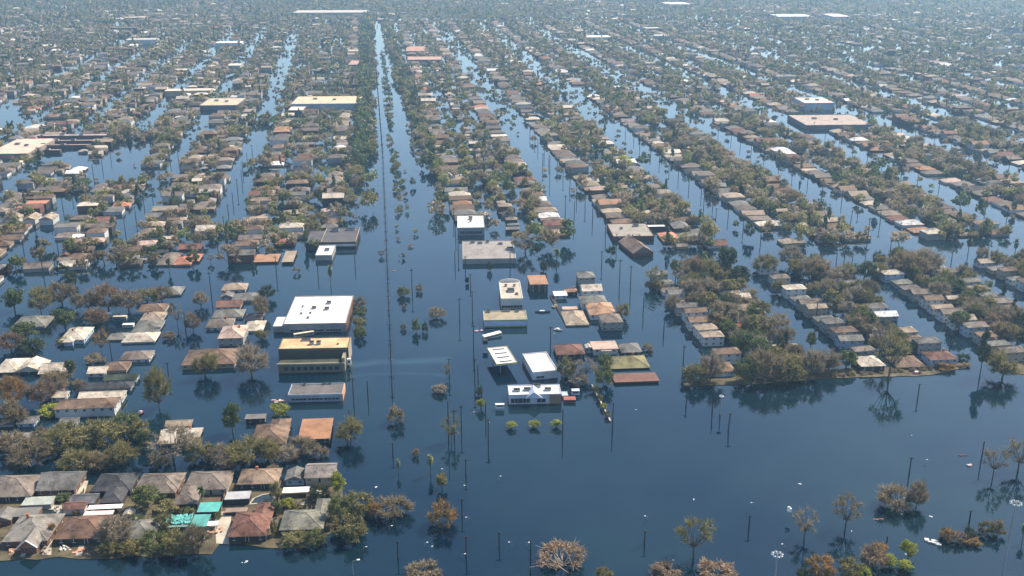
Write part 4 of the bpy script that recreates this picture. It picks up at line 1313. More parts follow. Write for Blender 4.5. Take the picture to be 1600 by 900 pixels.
# ================================================================ trees, poles and small things set by hand
TR = [
    # kind, x, waterline y, width px, height px, colour, label
    ('dead', 880, 884, 88, 52, 'redbrown', 'fallen looking tree with bleached limbs and rusty leaves near the bottom edge'),
    ('sparse', 1084, 872, 74, 82, 'olive', 'thin olive tree with bare lower limbs, tallest near the bottom edge'),
    ('bush', 1040, 912, 56, 34, 'redbrown', 'rusty bush cut by the bottom edge left of the thin olive tree'),
    ('bush', 1122, 914, 72, 42, 'redbrown', 'wide rusty bush cut by the bottom edge under the thin olive tree'),
    ('bush', 944, 908, 30, 24, 'olive', 'small olive bush cut by the bottom edge right of the bleached tree'),
    ('bush', 658, 912, 64, 26, 'brown', 'brown low bush cut by the bottom edge below the round rusty bush'),
    ('sparse', 1256, 842, 48, 58, 'greybrown', 'bare tree with a white bird cluster in its left side'),
    ('sparse', 1320, 828, 56, 66, 'brown', 'tall thin bare tree right of the one holding white birds'),
    ('bare', 1408, 802, 66, 46, 'brown', 'leaning brown brushy tree in open water on the lower right'),
    ('bare', 1435, 798, 34, 48, 'brown', 'upright brown brushy tree touching the leaning one'),
    ('sparse', 1551, 748, 42, 62, 'greybrown', 'grey bare tree with clear mirror image near the right edge'),
    ('sparse', 1591, 736, 58, 62, 'brown', 'brown bare tree cut by the right picture edge'),
    ('bush', 1286, 908, 52, 44, 'orange', 'orange bush at the bottom right clump'),
    ('bush', 1330, 906, 42, 38, 'olive', 'olive bush right of the orange bush'),
    ('bush', 1256, 912, 26, 28, 'darkgreen', 'dark green bush at the left end of the bottom clump'),
    ('bush', 1368, 893, 46, 44, 'redbrown', 'dark rusty bush in the middle of the bottom clump'),
    ('bush', 1377, 868, 30, 22, 'orange', 'small orange topped bush behind the dark rusty bush'),
    ('leafy', 1421, 878, 32, 38, 'yellowgreen', 'bright yellow green tree with thin trunk at the clump end'),
    ('leafy', 1393, 890, 32, 26, 'yellowgreen', 'low yellow green tree between dark rusty bush and bright tree'),
    ('leafy', 1417, 896, 28, 24, 'yellowgreen', 'yellow green bush below the bright yellow green tree'),
    ('bush', 1352, 910, 28, 26, 'yellowgreen', 'yellow green low bush at the bottom edge'),
    ('bush', 1482, 848, 26, 26, 'orange', 'orange shrub at the left end of the floating thicket'),
    ('bush', 1500, 852, 26, 24, 'redbrown', 'rusty shrub second in the floating thicket'),
    ('bush', 1517, 845, 22, 24, 'darkgreen', 'dark shrub in the middle of the floating thicket'),
    ('bush', 1523, 855, 30, 18, 'orange', 'low orange shrub in front of the floating thicket'),
    ('bush', 1541, 838, 24, 26, 'olive', 'olive shrub behind the floating thicket'),
    ('bush', 1561, 840, 28, 32, 'brown', 'tall brown shrub at the right end of the floating thicket'),
    ('leafy', 1478, 840, 18, 18, 'green', 'small fresh green shrub on top of the floating thicket'),
    ('palm', 1597, 846, 18, 32, 'olivegreen', 'small palm like tree at the right picture edge beside the mast light'),
    ('bush', 690, 828, 50, 50, 'orange', 'round rusty orange bush standing in open water'),
    ('bare', 612, 814, 62, 40, 'brown', 'brown twiggy tree with orange tips right of the big olive thicket'),
    ('bush', 583, 812, 28, 34, 'orange', 'orange bush between the olive thicket and the twiggy tree'),
    ('bush', 556, 812, 60, 48, 'olive', 'upper crown of the big olive thicket at the corner house'),
    ('bush', 528, 820, 44, 50, 'olivegreen', 'left crown of the big olive thicket touching the mossy house'),
    ('bush', 545, 850, 62, 52, 'olive', 'lower crown of the big olive thicket over dark water'),
    ('bush', 456, 860, 50, 34, 'olive', 'olive bush on the shore before the mossy house'),
    ('bush', 490, 858, 44, 34, 'olivegreen', 'green bush on the shore before the mossy house'),
    ('bush', 618, 664, 30, 34, 'brown', 'brown round tree alone in water below the pole line'),
    ('sparse', 705, 692, 34, 50, 'olive', 'olive crowned tree group over bare dark stems'),
    ('sparse', 698, 592, 16, 26, 'olive', 'small olive tree beside a pole in the avenue'),
    ('bush', 687, 617, 28, 19, 'greybrown', 'grey brown round bush low in the avenue water'),
    ('leafy', 751, 642, 18, 22, 'yellowgreen', 'yellow green small tree beside the double pole line'),
    ('bush', 748, 620, 14, 18, 'darkgreen', 'dark small bush above the yellow green one by the double pole line'),
    ('leafy', 799, 672, 20, 16, 'yellowgreen', 'first of three yellow green round trees before the white shop'),
    ('leafy', 835, 671, 23, 17, 'yellowgreen', 'middle of three yellow green round trees before the white shop'),
    ('leafy', 870, 670, 21, 17, 'yellowgreen', 'last of three yellow green round trees before the white shop'),
    ('bush', 650, 520, 15, 26, 'olivegreen', 'tall green shrub in the avenue median group'),
    ('bush', 664, 520, 12, 18, 'darkgreen', 'dark shrub right of the tall green median shrub'),
    ('bush', 630, 516, 11, 12, 'brown', 'small brown shrub left of the tall green median shrub'),
    ('bare', 682, 500, 30, 21, 'brown', 'brown spreading tree right of the median shrubs'),
    ('bush', 630, 465, 24, 20, 'olivegreen', 'round green shrub in the median left of a brown one'),
    ('bush', 655, 457, 14, 14, 'brown', 'small brown shrub right of the round green median shrub'),
    ('bush', 631, 483, 8, 8, 'redbrown', 'tiny rusty shrub between two median shrub groups'),
    ('bush', 562, 482, 22, 20, 'brown', 'top shrub of the hedge line by the white commercial building'),
    ('bush', 561, 498, 24, 22, 'olivegreen', 'second shrub of the hedge line by the white commercial building'),
    ('bush', 561, 514, 24, 22, 'olive', 'third shrub of the hedge line by the white commercial building'),
    ('bush', 561, 529, 22, 22, 'olivegreen', 'bottom shrub of the hedge line by the white commercial building'),
    ('palm', 623, 741, 13, 26, 'olivegreen', 'small palm left of the taller dark palm in open water'),
    ('palm', 673, 742, 18, 35, 'olivegreen', 'taller palm with round crown in open water'),
    ('bush', 649, 715, 14, 16, 'redbrown', 'tiny rusty tree between the two palms in open water'),
    ('leafy', 690, 768, 24, 34, 'olive', 'olive tree right below the taller palm'),
    ('palm', 517, 447, 14, 36, 'olivegreen', 'palm standing in water left of the avenue below the white roofed block'),
    ('palm', 317, 790, 20, 36, 'green', 'yard palm beside the brown garage'),
    ('bush', 973, 500, 25, 30, 'olive', 'round olive bush at the corner of the centre cluster'),
    ('bush', 886, 594, 36, 40, 'olive', 'olive thicket left in the walled garden'),
    ('sparse', 915, 592, 48, 42, 'greybrown', 'grey bare tree in the middle of the walled garden'),
    ('bush', 944, 606, 34, 40, 'olivegreen', 'green thicket right in the walled garden'),
    ('bush', 905, 604, 36, 22, 'greybrown', 'grey low thicket at the front of the walled garden'),
    ('bush', 945, 574, 30, 24, 'green', 'fresh green bush behind the walled garden'),
    ('bush', 932, 615, 13, 15, 'olivegreen', 'first shrub on the sunken garden wall'),
    ('bush', 937, 628, 12, 14, 'olive', 'second shrub on the sunken garden wall'),
    ('bush', 943, 640, 13, 13, 'yellowgreen', 'third shrub on the sunken garden wall'),
    ('bush', 949, 653, 11, 13, 'olive', 'last shrub on the sunken garden wall'),
    ('bush', 1012, 550, 21, 15, 'brown', 'lone brown round bush before the first street row'),
    ('bare', 1017, 455, 18, 18, 'brown', 'small brown bush at the edge of the first street row'),
    # shore of the right-hand blocks
    ('bush', 1086, 603, 44, 42, 'olive', 'olive bush at the left end of the right shore'),
    ('bare', 1112, 600, 44, 52, 'greybrown', 'grey twiggy tree beside the olive bush on the right shore'),
    ('leafy', 1118, 566, 24, 22, 'green', 'green small tree behind the grey twiggy shore tree'),
    ('bush', 1168, 602, 44, 50, 'olivegreen', 'green bush right of the blue walled shore house'),
    ('bare', 1200, 604, 62, 62, 'brown', 'wide brown twiggy tree on the right shore'),
    ('bush', 1236, 602, 58, 54, 'olive', 'round olive tree with a clear mirror image on the right shore'),
    ('bare', 1272, 592, 42, 50, 'greybrown', 'grey brown tree at the first street mouth'),
    ('bare', 1298, 584, 40, 42, 'greybrown', 'greyish twiggy tree right of the first street mouth'),
    ('leafy', 1326, 580, 38, 38, 'green', 'dense green round tree on the right shore'),
    ('sparse', 1388, 592, 66, 84, 'olive', 'big open crowned bare tree with long mirror image'),
    ('sparse', 1376, 556, 50, 66, 'brown', 'brown open tree behind the big open crowned one'),
    ('bush', 1480, 580, 34, 14, 'orange', 'low orange shrub on the shore before the blue house'),
    ('pine', 1531, 586, 34, 74, 'darkgreen', 'dark pine at the third street mouth'),
    ('bare', 1572, 598, 56, 56, 'olive', 'olive brown tree at the right picture edge shore'),
    ('bush', 1508, 566, 24, 16, 'darkgreen', 'dark low bush beside the blue house by the third street'),
    ('bush', 1218, 558, 18, 38, 'darkgreen', 'dark upright bush in the first street of the right blocks'),
    ('leafy', 1268, 548, 18, 34, 'olivegreen', 'green upright tree at the near end of the second street row'),
    # left neighbourhood
    ('leafy', 18, 490, 44, 48, 'green', 'green tree at the left edge above the greenish roof'),
    ('bare', 60, 492, 38, 46, 'olive', 'olive tree beside the green one at the left edge'),
    ('leafy', 96, 516, 44, 40, 'green', 'green spreading tree right of the greenish hip roof'),
    ('bare', 92, 480, 46, 42, 'brown', 'brown tree behind the green spreading tree'),
    ('bare', 134, 490, 50, 44, 'brown', 'first brown tree of the wooded strip above the left neighbourhood'),
    ('bare', 165, 490, 52, 50, 'redbrown', 'second reddish tree of the wooded strip above the left neighbourhood'),
    ('bare', 196, 490, 48, 42, 'brown', 'third brown tree of the wooded strip above the left neighbourhood'),
    ('bush', 226, 476, 46, 32, 'olive', 'fourth olive tree of the wooded strip above the left neighbourhood'),
    ('bare', 250, 474, 36, 30, 'brown', 'last brown tree of the wooded strip above the left neighbourhood'),
    ('bare', 148, 512, 40, 34, 'redbrown', 'reddish twiggy tree over the low tan houses'),
    ('leafy', 32, 540, 56, 42, 'green', 'broad green tree above the pale roofs at the left edge'),
    ('leafy', 46, 560, 46, 38, 'darkgreen', 'dark green tree in front of the pale roof row'),
    ('bare', 12, 552, 40, 36, 'redbrown', 'rusty tree at the left edge above the pale roof row'),
    ('bush', 98, 540, 30, 14, 'olive', 'low olive bush before the cross gabled house'),
    ('sparse', 160, 556, 26, 50, 'orange', 'orange brown bare tree between the green and pale roofs'),
    ('bush', 146, 570, 34, 20, 'brown', 'brown bush left of the whitish tan shed'),
    ('leafy', 108, 590, 24, 34, 'green', 'thin green tree right of the pale roof row'),
    ('bare', 80, 620, 50, 46, 'brown', 'brown tree before the pale roof row'),
    ('bare', 62, 636, 46, 44, 'redbrown', 'reddish brown tree left of the tan hut'),
    ('bare', 12, 640, 50, 56, 'orange', 'orange brown tree at the left edge lower down'),
    ('bare', 20, 668, 46, 50, 'brown', 'brown tree beside the dark low roof at the left edge'),
    ('bush', 76, 652, 44, 22, 'yellowgreen', 'yellow green bush left of the long white walled house'),
    ('bare', 122, 612, 22, 22, 'brown', 'small brown tree above the white walled house'),
    ('bare', 245, 644, 44, 72, 'olive', 'tall olive bare tree alone in water right of the white walled house'),
    ('bare', 318, 592, 42, 48, 'olive', 'olive tree before the long brown roofed house'),
    ('bare', 390, 594, 54, 58, 'greybrown', 'grey bare tree right of the long brown roofed house'),
    ('leafy', 362, 682, 38, 58, 'green', 'green tree with yellow top above the brown L house'),
    ('bush', 436, 652, 36, 26, 'yellowgreen', 'yellow green bush below the low grey commercial building'),
    ('bare', 542, 698, 48, 52, 'olive', 'olive tree at the avenue edge over a dark reflection'),
    ('bare', 300, 520, 26, 34, 'redbrown', 'red brown small tree in the street left of the pinkish house'),
    ('sparse', 278, 512, 26, 44, 'greybrown', 'grey dead tree in the street left of the red brown one'),
    ('bare', 312, 482, 26, 28, 'greybrown', 'grey twiggy tree in the street beside the left column'),
    ('bare', 408, 498, 28, 40, 'brown', 'brown tree at the right side of the left column'),
    ('bare', 415, 470, 28, 26, 'darkgreen', 'dark tree right of the dark grey hip roof'),
    ('bush', 262, 532, 24, 16, 'redbrown', 'low reddish bush in the street left of the greenish roofs'),
    ('bush', 408, 532, 24, 20, 'olive', 'olive bush beside the pale tan roof in the left column'),
    # dark wooded shore between the flooded houses and the dry block
    ('bare', 36, 736, 70, 56, 'brown', 'brown broad crown at the left end of the dark wooded shore'),
    ('bare', 84, 716, 60, 50, 'olive', 'olive crown second along the dark wooded shore'),
    ('bush', 126, 712, 64, 52, 'olive', 'olive crown third along the dark wooded shore'),
    ('bush', 166, 706, 62, 60, 'olive', 'olive crown fourth along the dark wooded shore'),
    ('bush', 196, 690, 52, 52, 'olivegreen', 'green olive crown highest on the dark wooded shore'),
    ('bare', 116, 742, 60, 44, 'olive', 'olive crown low before the dark wooded shore'),
    ('bush', 60, 700, 44, 36, 'brown', 'brown crown above the left end of the dark wooded shore'),
    ('bare', 150, 738, 44, 36, 'brown', 'brown crown low in the middle of the dark wooded shore'),
    ('bush', 100, 694, 50, 40, 'olive', 'olive crown behind the second one on the dark wooded shore'),
    ('bare', 14, 712, 50, 40, 'brown', 'brown crown by the left edge above the dark wooded shore'),
    ('bush', 140, 686, 40, 34, 'olive', 'olive crown directly under the long white walled house'),
    ('bare', 186, 734, 56, 44, 'olive', 'olive crown at the right front of the dark wooded shore'),
    ('bush', 216, 692, 40, 40, 'olive', 'olive crown at the right back of the dark wooded shore'),
    ('bare', 336, 728, 46, 36, 'greybrown', 'grey brown crown between the damaged tan roof and the wide olive tree'),
    ('bush', 366, 716, 36, 30, 'olive', 'olive crown behind the left part of the wide olive tree'),
    ('bare', 416, 726, 44, 40, 'olive', 'olive crown behind the right part of the wide olive tree'),
    ('bush', 292, 704, 40, 30, 'greybrown', 'grey brown crown in front of the damaged tan roof'),
    ('bare', 448, 724, 40, 30, 'greybrown', 'grey brown crown below the brown L shaped house'),
    ('bush', 118, 806, 14, 12, 'olive', 'small olive yard bush before the brown garden house'),
    ('bush', 252, 786, 20, 16, 'green', 'green yard bush right of the bushy green yard tree'),
    ('bush', 340, 812, 14, 14, 'olive', 'olive yard bush right of the small turquoise roof'),
    ('bush', 416, 796, 16, 16, 'green', 'green yard bush under the curved pool'),
    ('bush', 462, 800, 22, 16, 'olive', 'olive yard bush between white patio cover and mossy house'),
    ('bush', 96, 770, 16, 14, 'orange', 'orange yard bush at the brick end of the stepped double gable house'),
    ('bush', 290, 806, 24, 16, 'olivegreen', 'olive green yard bush left of the small turquoise roof'),
    ('bush', 226, 826, 26, 20, 'olive', 'olive yard bush above the greenish grey roof'),
    ('leafy', 224, 708, 34, 36, 'darkgreen', 'dark green tree right of the dark wooded shore'),
    ('sparse', 272, 724, 86, 76, 'greybrown', 'big bare branching tree over the damaged tan roof'),
    ('bush', 246, 734, 42, 36, 'brown', 'brown bush left under the big bare branching tree'),
    ('bush', 312, 726, 50, 44, 'olive', 'olive tree right of the big bare branching tree'),
    ('bare', 388, 734, 78, 56, 'olive', 'wide olive tree before the brown L house'),
    ('bare', 352, 740, 34, 30, 'brown', 'small brown tree left of the wide olive tree'),
    ('bare', 466, 716, 52, 36, 'brown', 'brown tree before the flat orange roof'),
    ('bush', 500, 718, 30, 26, 'brown', 'small brown bush right before the flat orange roof'),
    ('bush', 424, 742, 26, 18, 'greybrown', 'grey low bush behind the light brown hip house'),
    # yard trees on the dry block
    ('leafy', 224, 800, 50, 48, 'olivegreen', 'bushy green yard tree before the grey brown L shaped house'),
    ('bush', 210, 826, 32, 26, 'green', 'green yard bush by the pale hut'),
    ('leafy', 258, 806, 40, 28, 'olive', 'olive yard tree left of the brown garage'),
    ('bare', 178, 858, 56, 56, 'greybrown', 'grey shore tree before the brown red house'),
    ('bush', 166, 870, 40, 30, 'olive', 'olive shore bush below the grey shore tree'),
    ('bush', 200, 868, 42, 28, 'olive', 'olive shore bush before the greenish grey roof'),
    ('bush', 236, 872, 50, 48, 'olivegreen', 'green shore tree right of the greenish grey roof'),
    ('bush', 270, 868, 54, 46, 'olive', 'olive shore tree before the turquoise tarpaulin'),
    ('bare', 306, 872, 46, 54, 'brown', 'brown shore tree before the turquoise roof sheets'),
    ('bush', 254, 832, 34, 34, 'olive', 'olive tree pressing on the turquoise tarpaulin'),
    ('bush', 430, 806, 20, 28, 'green', 'green bush between the brown red and mossy houses'),
    ('bush', 430, 782, 20, 34, 'olive', 'olive tree right of the curved pool'),
    ('leafy', 448, 798, 26, 24, 'yellowgreen', 'yellow green bush behind the mossy house'),
    ('bush', 497, 784, 40, 30, 'darkgreen', 'dark green tree under the tall corner house'),
    ('leafy', 527, 778, 28, 46, 'yellowgreen', 'bright yellow green tree at the dry block corner'),
    ('leafy', 96, 786, 30, 18, 'green', 'fresh green yard shrub between the carport and the grey garage'),
    ('bush', 80, 840, 16, 26, 'orange', 'orange shrub right of the white trimmed gable house'),
    ('bush', 428, 838, 14, 26, 'olive', 'thin olive shrub right of the brown red house'),
]
for t in TR:
    k, x, yb, w, h, c_, lab = t
    dry = 745 < yb < 880 and x < 535 and yb > 748
    tr(k, x, yb, w, h, c_, lab, z=0.2 if dry else 0.0)

rb_ = random.Random(77)
ORDW = 'first second third fourth fifth sixth seventh eighth ninth tenth eleventh twelfth thirteenth fourteenth fifteenth sixteenth'.split()
for i_ in range(16):
    x_ = 1290 + i_ * 15 + rb_.uniform(-4, 4)
    tr('bush', x_, 591 - (x_ - 1290) * .075, rb_.uniform(9, 17), rb_.uniform(5, 10), rb_.choice(['brown', 'olive', 'greybrown', 'redbrown']), 'low bank shrub along the right shore, %s from its left end' % 'first second third fourth fifth sixth seventh eighth ninth tenth eleventh twelfth thirteenth fourteenth fifteenth sixteenth'.split()[i_], group='low shrubs on the right bank')
for i_ in range(10):
    x_, y_ = rb_.uniform(570, 1590), 640 + 250 * rb_.random()
    p_ = at(x_, y_)
    m_ = MB()
    m_.tube((-.5, 0, -.1), (.1, .1, .28), .4, .3, 5)
    m_.box(.1, -.3, -.1, .7, .25, .18)
    o_ = thing('floating_scrap', 'small white scrap floating on the open flood water', 'debris', (p_.x, p_.y, 0), rb_.uniform(0, 3), 'white scraps floating on the flood')
    o_.scale = (rb_.uniform(.4, .9),) * 3
    link('scrap', m_.mesh('scrap', [M['white']]), o_)

YD = [(60, 784), (90, 796), (112, 790), (176, 792), (214, 808), (262, 784), (280, 800), (330, 832), (346, 830), (438, 796), (476, 792), (500, 770), (74, 862), (104, 858), (18, 864), (140, 866)]
YL = ['between the patio pool and the green carport', 'right of the tan pool patio', 'before the dark grey garage', 'under the left end of the white patio cover', 'under the bushy green yard tree', 'left of the brown garage by the yard palm',
      'right of the small pale roofed hut', 'on the upper part of the long tan driveway', 'beside the long tan driveway near the shore', 'between curved pool and mossy house', 'behind the roof of the mossy house', 'under the tall corner house',
      'on the lawn right of the white trimmed gable', 'on the lawn before the glazed roof house', 'on the lawn at the near left corner', 'on the lawn beside the second short driveway']
for i_, (x_, y_) in enumerate(YD):
    p_ = at(x_, y_, .2)
    m_ = MB()
    for _ in range(9):
        a_, b_ = rb_.uniform(-2, 2), rb_.uniform(-1.4, 1.4)
        m_.box(a_, b_, 0, a_ + rb_.uniform(.3, 1.6), b_ + rb_.uniform(.2, .9), rb_.uniform(.1, .8))
    o_ = thing('debris_heap', 'storm rubbish heap ' + YL[i_], 'debris', (p_.x, p_.y, .2), rb_.uniform(0, 3), 'rubbish heaps in the yards')
    link('panels', m_.mesh('panels', [M['wall']]), o_, color=rb_.choice([(.6, .56, .5), (.4, .25, .15), (.3, .28, .25), (.55, .33, .22), (.2, .16, .12)]))

# --- lines of utility poles
AV = 'utility poles down the middle of the avenue'
ys = [620, 590, 562, 536, 512, 489, 468, 449, 431, 414, 398, 383, 369, 356, 343, 331, 320, 309, 299, 289, 280, 271, 263, 255, 247, 240]
ORD = 'first second third fourth fifth sixth seventh eighth ninth tenth eleventh twelfth thirteenth fourteenth fifteenth sixteenth seventeenth eighteenth nineteenth twentieth'.split()


def ordn(k):
    """1 -> first ... in words"""
    if k <= 20:
        return ORD[k - 1]
    tens = {2: 'twenty', 3: 'thirty', 4: 'forty', 5: 'fifty', 6: 'sixty', 7: 'seventy', 8: 'eighty', 9: 'ninety'}
    if k >= 100:
        return 'hundred and ' + (ordn(k - 100) if k > 100 else 'zeroth')
    t, o = divmod(k, 10)
    if o == 0:
        return {30: 'thirtieth', 40: 'fortieth', 50: 'fiftieth', 60: 'sixtieth', 70: 'seventieth', 80: 'eightieth', 90: 'ninetieth'}[k]
    return tens[t] + ' ' + ORD[o - 1]


for i, y in enumerate(ys):
    x = 613 - (620 - y) * 0.040
    pl(x, y - 33 * (0.30 + 0.70 * (y - 110) / 480), y, 'dark wooden pole in the avenue centre line, %s from its near end' % ordn(i + 1), AV, trans=(i % 4 == 1))
for i, (x, yt, yb) in enumerate([(763, 655, 690), (742, 560, 600), (740, 508, 545), (738, 455, 482), (735, 428, 446), (727, 400, 420), (716, 372, 398), (712, 352, 372), (709, 325, 348)]):
    pl(x, yt, yb, 'wooden pole with crossarm right of the avenue water, %s from the near end' % ordn(i + 1), 'utility poles along the right avenue bank', trans=(i % 3 == 0))
for i, (x, yt, yb) in enumerate([(759, 628, 655), (752, 600, 622), (747, 570, 594)]):
    pl(x, yt, yb, 'thin pole doubling the right avenue pole line, %s from the near end' % ordn(i + 1), 'thin poles beside the right avenue bank', arm=False)
single = [
    (575, 595, 622, 'lone thin pole in water right of the grey commercial building', False), (553, 590, 634, 'white topped pole at the tan office building corner', True),
    (547, 640, 676, 'thin pole right of the flat orange roof', False), (614, 692, 712, 'thin pole above the small palm', False),
    (718, 466, 500, 'pole with crossarm in the avenue above the brown spreading tree', True), (701, 628, 690, 'left dark pole in the olive crowned stems', False),
    (710, 640, 688, 'middle dark pole in the olive crowned stems', False), (721, 634, 672, 'right dark pole beside the olive crowned stems', True),
    (702, 560, 590, 'pole beside the small olive avenue tree', False), (860, 510, 545, 'pole between the long shop and the centre cluster', False),
    (879, 640, 678, 'lamp pole beside the last yellow green round tree', False), (957, 630, 668, 'dark pole right of the sunken garden wall', False),
    (943, 502, 535, 'thin pole under the upper windowed house', False), (1067, 540, 575, 'pole left of the right shore bushes', True),
    (1072, 618, 635, 'short pole in open water below the right shore', False), (1113, 600, 640, 'thin pole reflecting below the right shore', False),
    (1138, 645, 672, 'tilted pole right of the lamp in open water', False), (1037, 502, 522, 'pole by the water before the first street row', False),
    (1005, 465, 490, 'thin pole left of the lone brown round bush', False), (985, 415, 450, 'tall dark pole at the cross street, left one', True),
    (968, 405, 440, 'tall dark pole at the cross street, right behind the church', True), (940, 392, 415, 'pole in water left of the church reflection', False),
    (1434, 600, 622, 'lone pole before the third block shore', False), (1420, 715, 745, 'faint pole standing in open water right part', False),
    (1533, 690, 720, 'thin pole left of the grey bare tree', False), (1385, 838, 852, 'stub of a pole above the bright bottom tree', False),
    (1514, 798, 818, 'thin pole above the floating thicket', False), (1170, 806, 826, 'thin pole right of the thin olive tree', False),
    (1007, 830, 850, 'crossed pole left of the thin olive tree', True), (829, 845, 872, 'thin pole left of the bleached tree', False),
    (780, 832, 854, 'thin dark pole at the lower avenue', False), (728, 838, 868, 'thin tilted pole at the lower avenue', False),
    (722, 780, 806, 'thin pole right of the round rusty bush', False), (728, 718, 742, 'small lamp like pole above the round rusty bush', False),
    (622, 846, 872, 'thin pole below the twiggy tree', False), (175, 536, 562, 'pole behind the dark green gabled roof', False),
    (108, 564, 590, 'pole beside the thin green tree', False), (290, 488, 515, 'pole in the street left of the pinkish house', True),
    (264, 566, 592, 'pole at the near end of the left street', True), (330, 425, 460, 'thin pole in the cross street, left part', False),
    (68, 392, 430, 'dark pole in the left cross street basin', False), (92, 375, 400, 'second dark pole of the left cross street basin', False),
    (432, 400, 428, 'pole before the tan square shed', False), (497, 408, 430, 'pole before the small white roofed block', False),
    (555, 398, 418, 'pole right of the dark fronted store', False), (797, 395, 418, 'pole right of the wide grey store', False),
    (644, 420, 455, 'dark thin pole in the avenue left of centre', False), (711, 392, 415, 'thin pole left of the wide grey store', False),
    (1275, 470, 500, 'pole in the second street of the near right blocks', True), (1483, 520, 550, 'tall pole in the third street of the near right blocks', True),
    (1355, 340, 380, 'tall pole in the wide right street basin', True), (1328, 328, 355, 'leaning pole in the wide right street basin', False),
    (1390, 375, 400, 'pole near the low roofs of the right cross street', False), (1407, 385, 412, 'second pole near the low roofs of the right cross street', False),
    (1098, 300, 345, 'pole in the street right of the wooded church blocks', True), (1118, 325, 348, 'thin pole in the street right of the wooded church blocks', False),
    (883, 305, 340, 'pole in the street behind the wooded centre blocks', True), (897, 315, 345, 'second pole in the street behind the wooded centre blocks', False),
    (859, 243, 275, 'tall pole far up the first right street', False), (848, 240, 262, 'second tall pole far up the first right street', False),
    (1317, 390, 425, 'first of three poles in the right cross street', False), (1305, 395, 425, 'second of three poles in the right cross street', False), (1329, 400, 432, 'third of three poles in the right cross street', False),
    (1400, 395, 418, 'pole standing before the brown low roofs near the right cross street', False), (1486, 390, 412, 'pole at the far side of the right cross street', False),
]
for x, yt, yb, lab, arm in single:
    pl(x, yt, yb, lab, 'scattered poles standing in the flood', arm=arm or x % 2 == 0, tilt=0.05 if 'tilted' in lab or 'leaning' in lab else 0)
mast_light(1565, 792, 905, 'tall mast light with a ring of white lamps beside the floating thicket')
mast_light(1208, 868, 930, 'mast light with a ring of white lamps at the bottom edge')
mast_light(1125, 618, 648, 'small mast light standing in the water below the right shore', .7)
for x, y, lab in ((663, 848, 'street lamp head just above water below the round rusty bush'), (733, 808, 'drowned street lamp right of the round rusty bush'), (730, 758, 'drowned street lamp right of the taller palm'),
                  (722, 866, 'drowned street lamp lowest in the avenue'), (568, 855, 'drowned street lamp right of the big olive thicket'), (552, 893, 'street lamp by the bottom edge left part'),
                  (608, 822, 'drowned street lamp below the twiggy tree'), (778, 744, 'white lamp head alone in the middle water'), (1012, 806, 'white lamp head in the empty lower water'),
                  (1178, 785, 'white lamp head right of the thin olive tree'), (1444, 718, 'white lamp head above the brushy brown trees'), (822, 848, 'white lamp head left of the bleached tree'),
                  (800, 847, 'white lamp head two left of the bleached tree'), (1047, 876, 'white lamp head beside the rusty bottom bush'), (695, 732, 'lamp head left of the olive tree under the palm'),
                  (1226, 850, 'lamp head at the lower left of the bird tree'), (737, 643, 'lamp head in the avenue beside the yellow green small tree'), (329, 858, 'street lamp on the shore right of the shore trees'),
                  (869, 519, 'lamp head near the white boat')):
    street_lamp(x, y + 6, lab, 1.7 if 'head' in lab or 'drowned' in lab else 6.0, group='street lamps drowned by the flood')


# --- small things on the water
def debris(name, label, cat, x, y, sx, sy, sz, color, rz, z=0.0, shape='box', tilt=(0, 0)):
    p = at(x, y)
    mb = MB()
    if shape == 'boat':
        n = 9
        rim, keel = [], []
        for k in range(n):
            t = k / (n - 1)
            wv = math.sin(math.pi * min(1, t * .62 + .30)) * sy / 2
            rim.append((-sx / 2 + sx * t, wv, sz * (.7 + .3 * t)))
            keel.append((-sx / 2 + sx * t * .94, wv * .55, -.15))
        for k in range(n - 1):
            for s_ in (1, -1):
                f = lambda q: (q[0], q[1] * s_, q[2])
                mb.quad(f(rim[k]), f(rim[k + 1]), f(keel[k + 1]), f(keel[k]))
            mb.quad((keel[k][0], keel[k][1], .1), (keel[k + 1][0], keel[k + 1][1], .1), (keel[k + 1][0], -keel[k + 1][1], .1), (keel[k][0], -keel[k][1], .1))
        hull = mb
        o = thing(name, label, cat, (p.x, p.y, z), rz)
        link('hull', hull.mesh('hull', [M['wall']]), o, color=color)
        mb = MB()
        mb.box(-sx * .2, -sy * .28, .1, sx * .12, sy * .28, sz * 1.5)
        link('cabin', mb.mesh('cabin', [M['trim']]), o)
        return o
    if shape == 'wreck':
        rr = random.Random(int(x * 7 + y))
        for _ in range(7):
            a, b_ = rr.uniform(-.5, .3) * sx, rr.uniform(-.5, .3) * sy
            mb.box(a, b_, -.3, a + sx * rr.uniform(.15, .5), b_ + sy * rr.uniform(.12, .5), sz * rr.uniform(.2, 1))
        o = thing(name, label, cat, (p.x, p.y, z), rz)
        link('panels', mb.mesh('panels', [M['wall']]), o, color=color)
        return o
    mb.box(-sx / 2, -sy / 2, -.2, sx / 2, sy / 2, sz)
    mb.box(-sx / 2 - .08, -sy / 2 - .08, sz, sx / 2 + .08, sy / 2 + .08, sz + .15)
    o = thing(name, label, cat, (p.x, p.y, z), rz)
    o.rotation_euler = (tilt[0], tilt[1], rz)
    link('box', mb.mesh('box', [M['wall']]), o, color=color)
    mb = MB()
    mb.box(-sx / 2 + .4, -sy / 2 - .12, sz * .35, sx / 2 - .4, -sy / 2 - .085, sz * .75)
    link('side_panel', mb.mesh('side_panel', [M['dark']]), o)
    return o


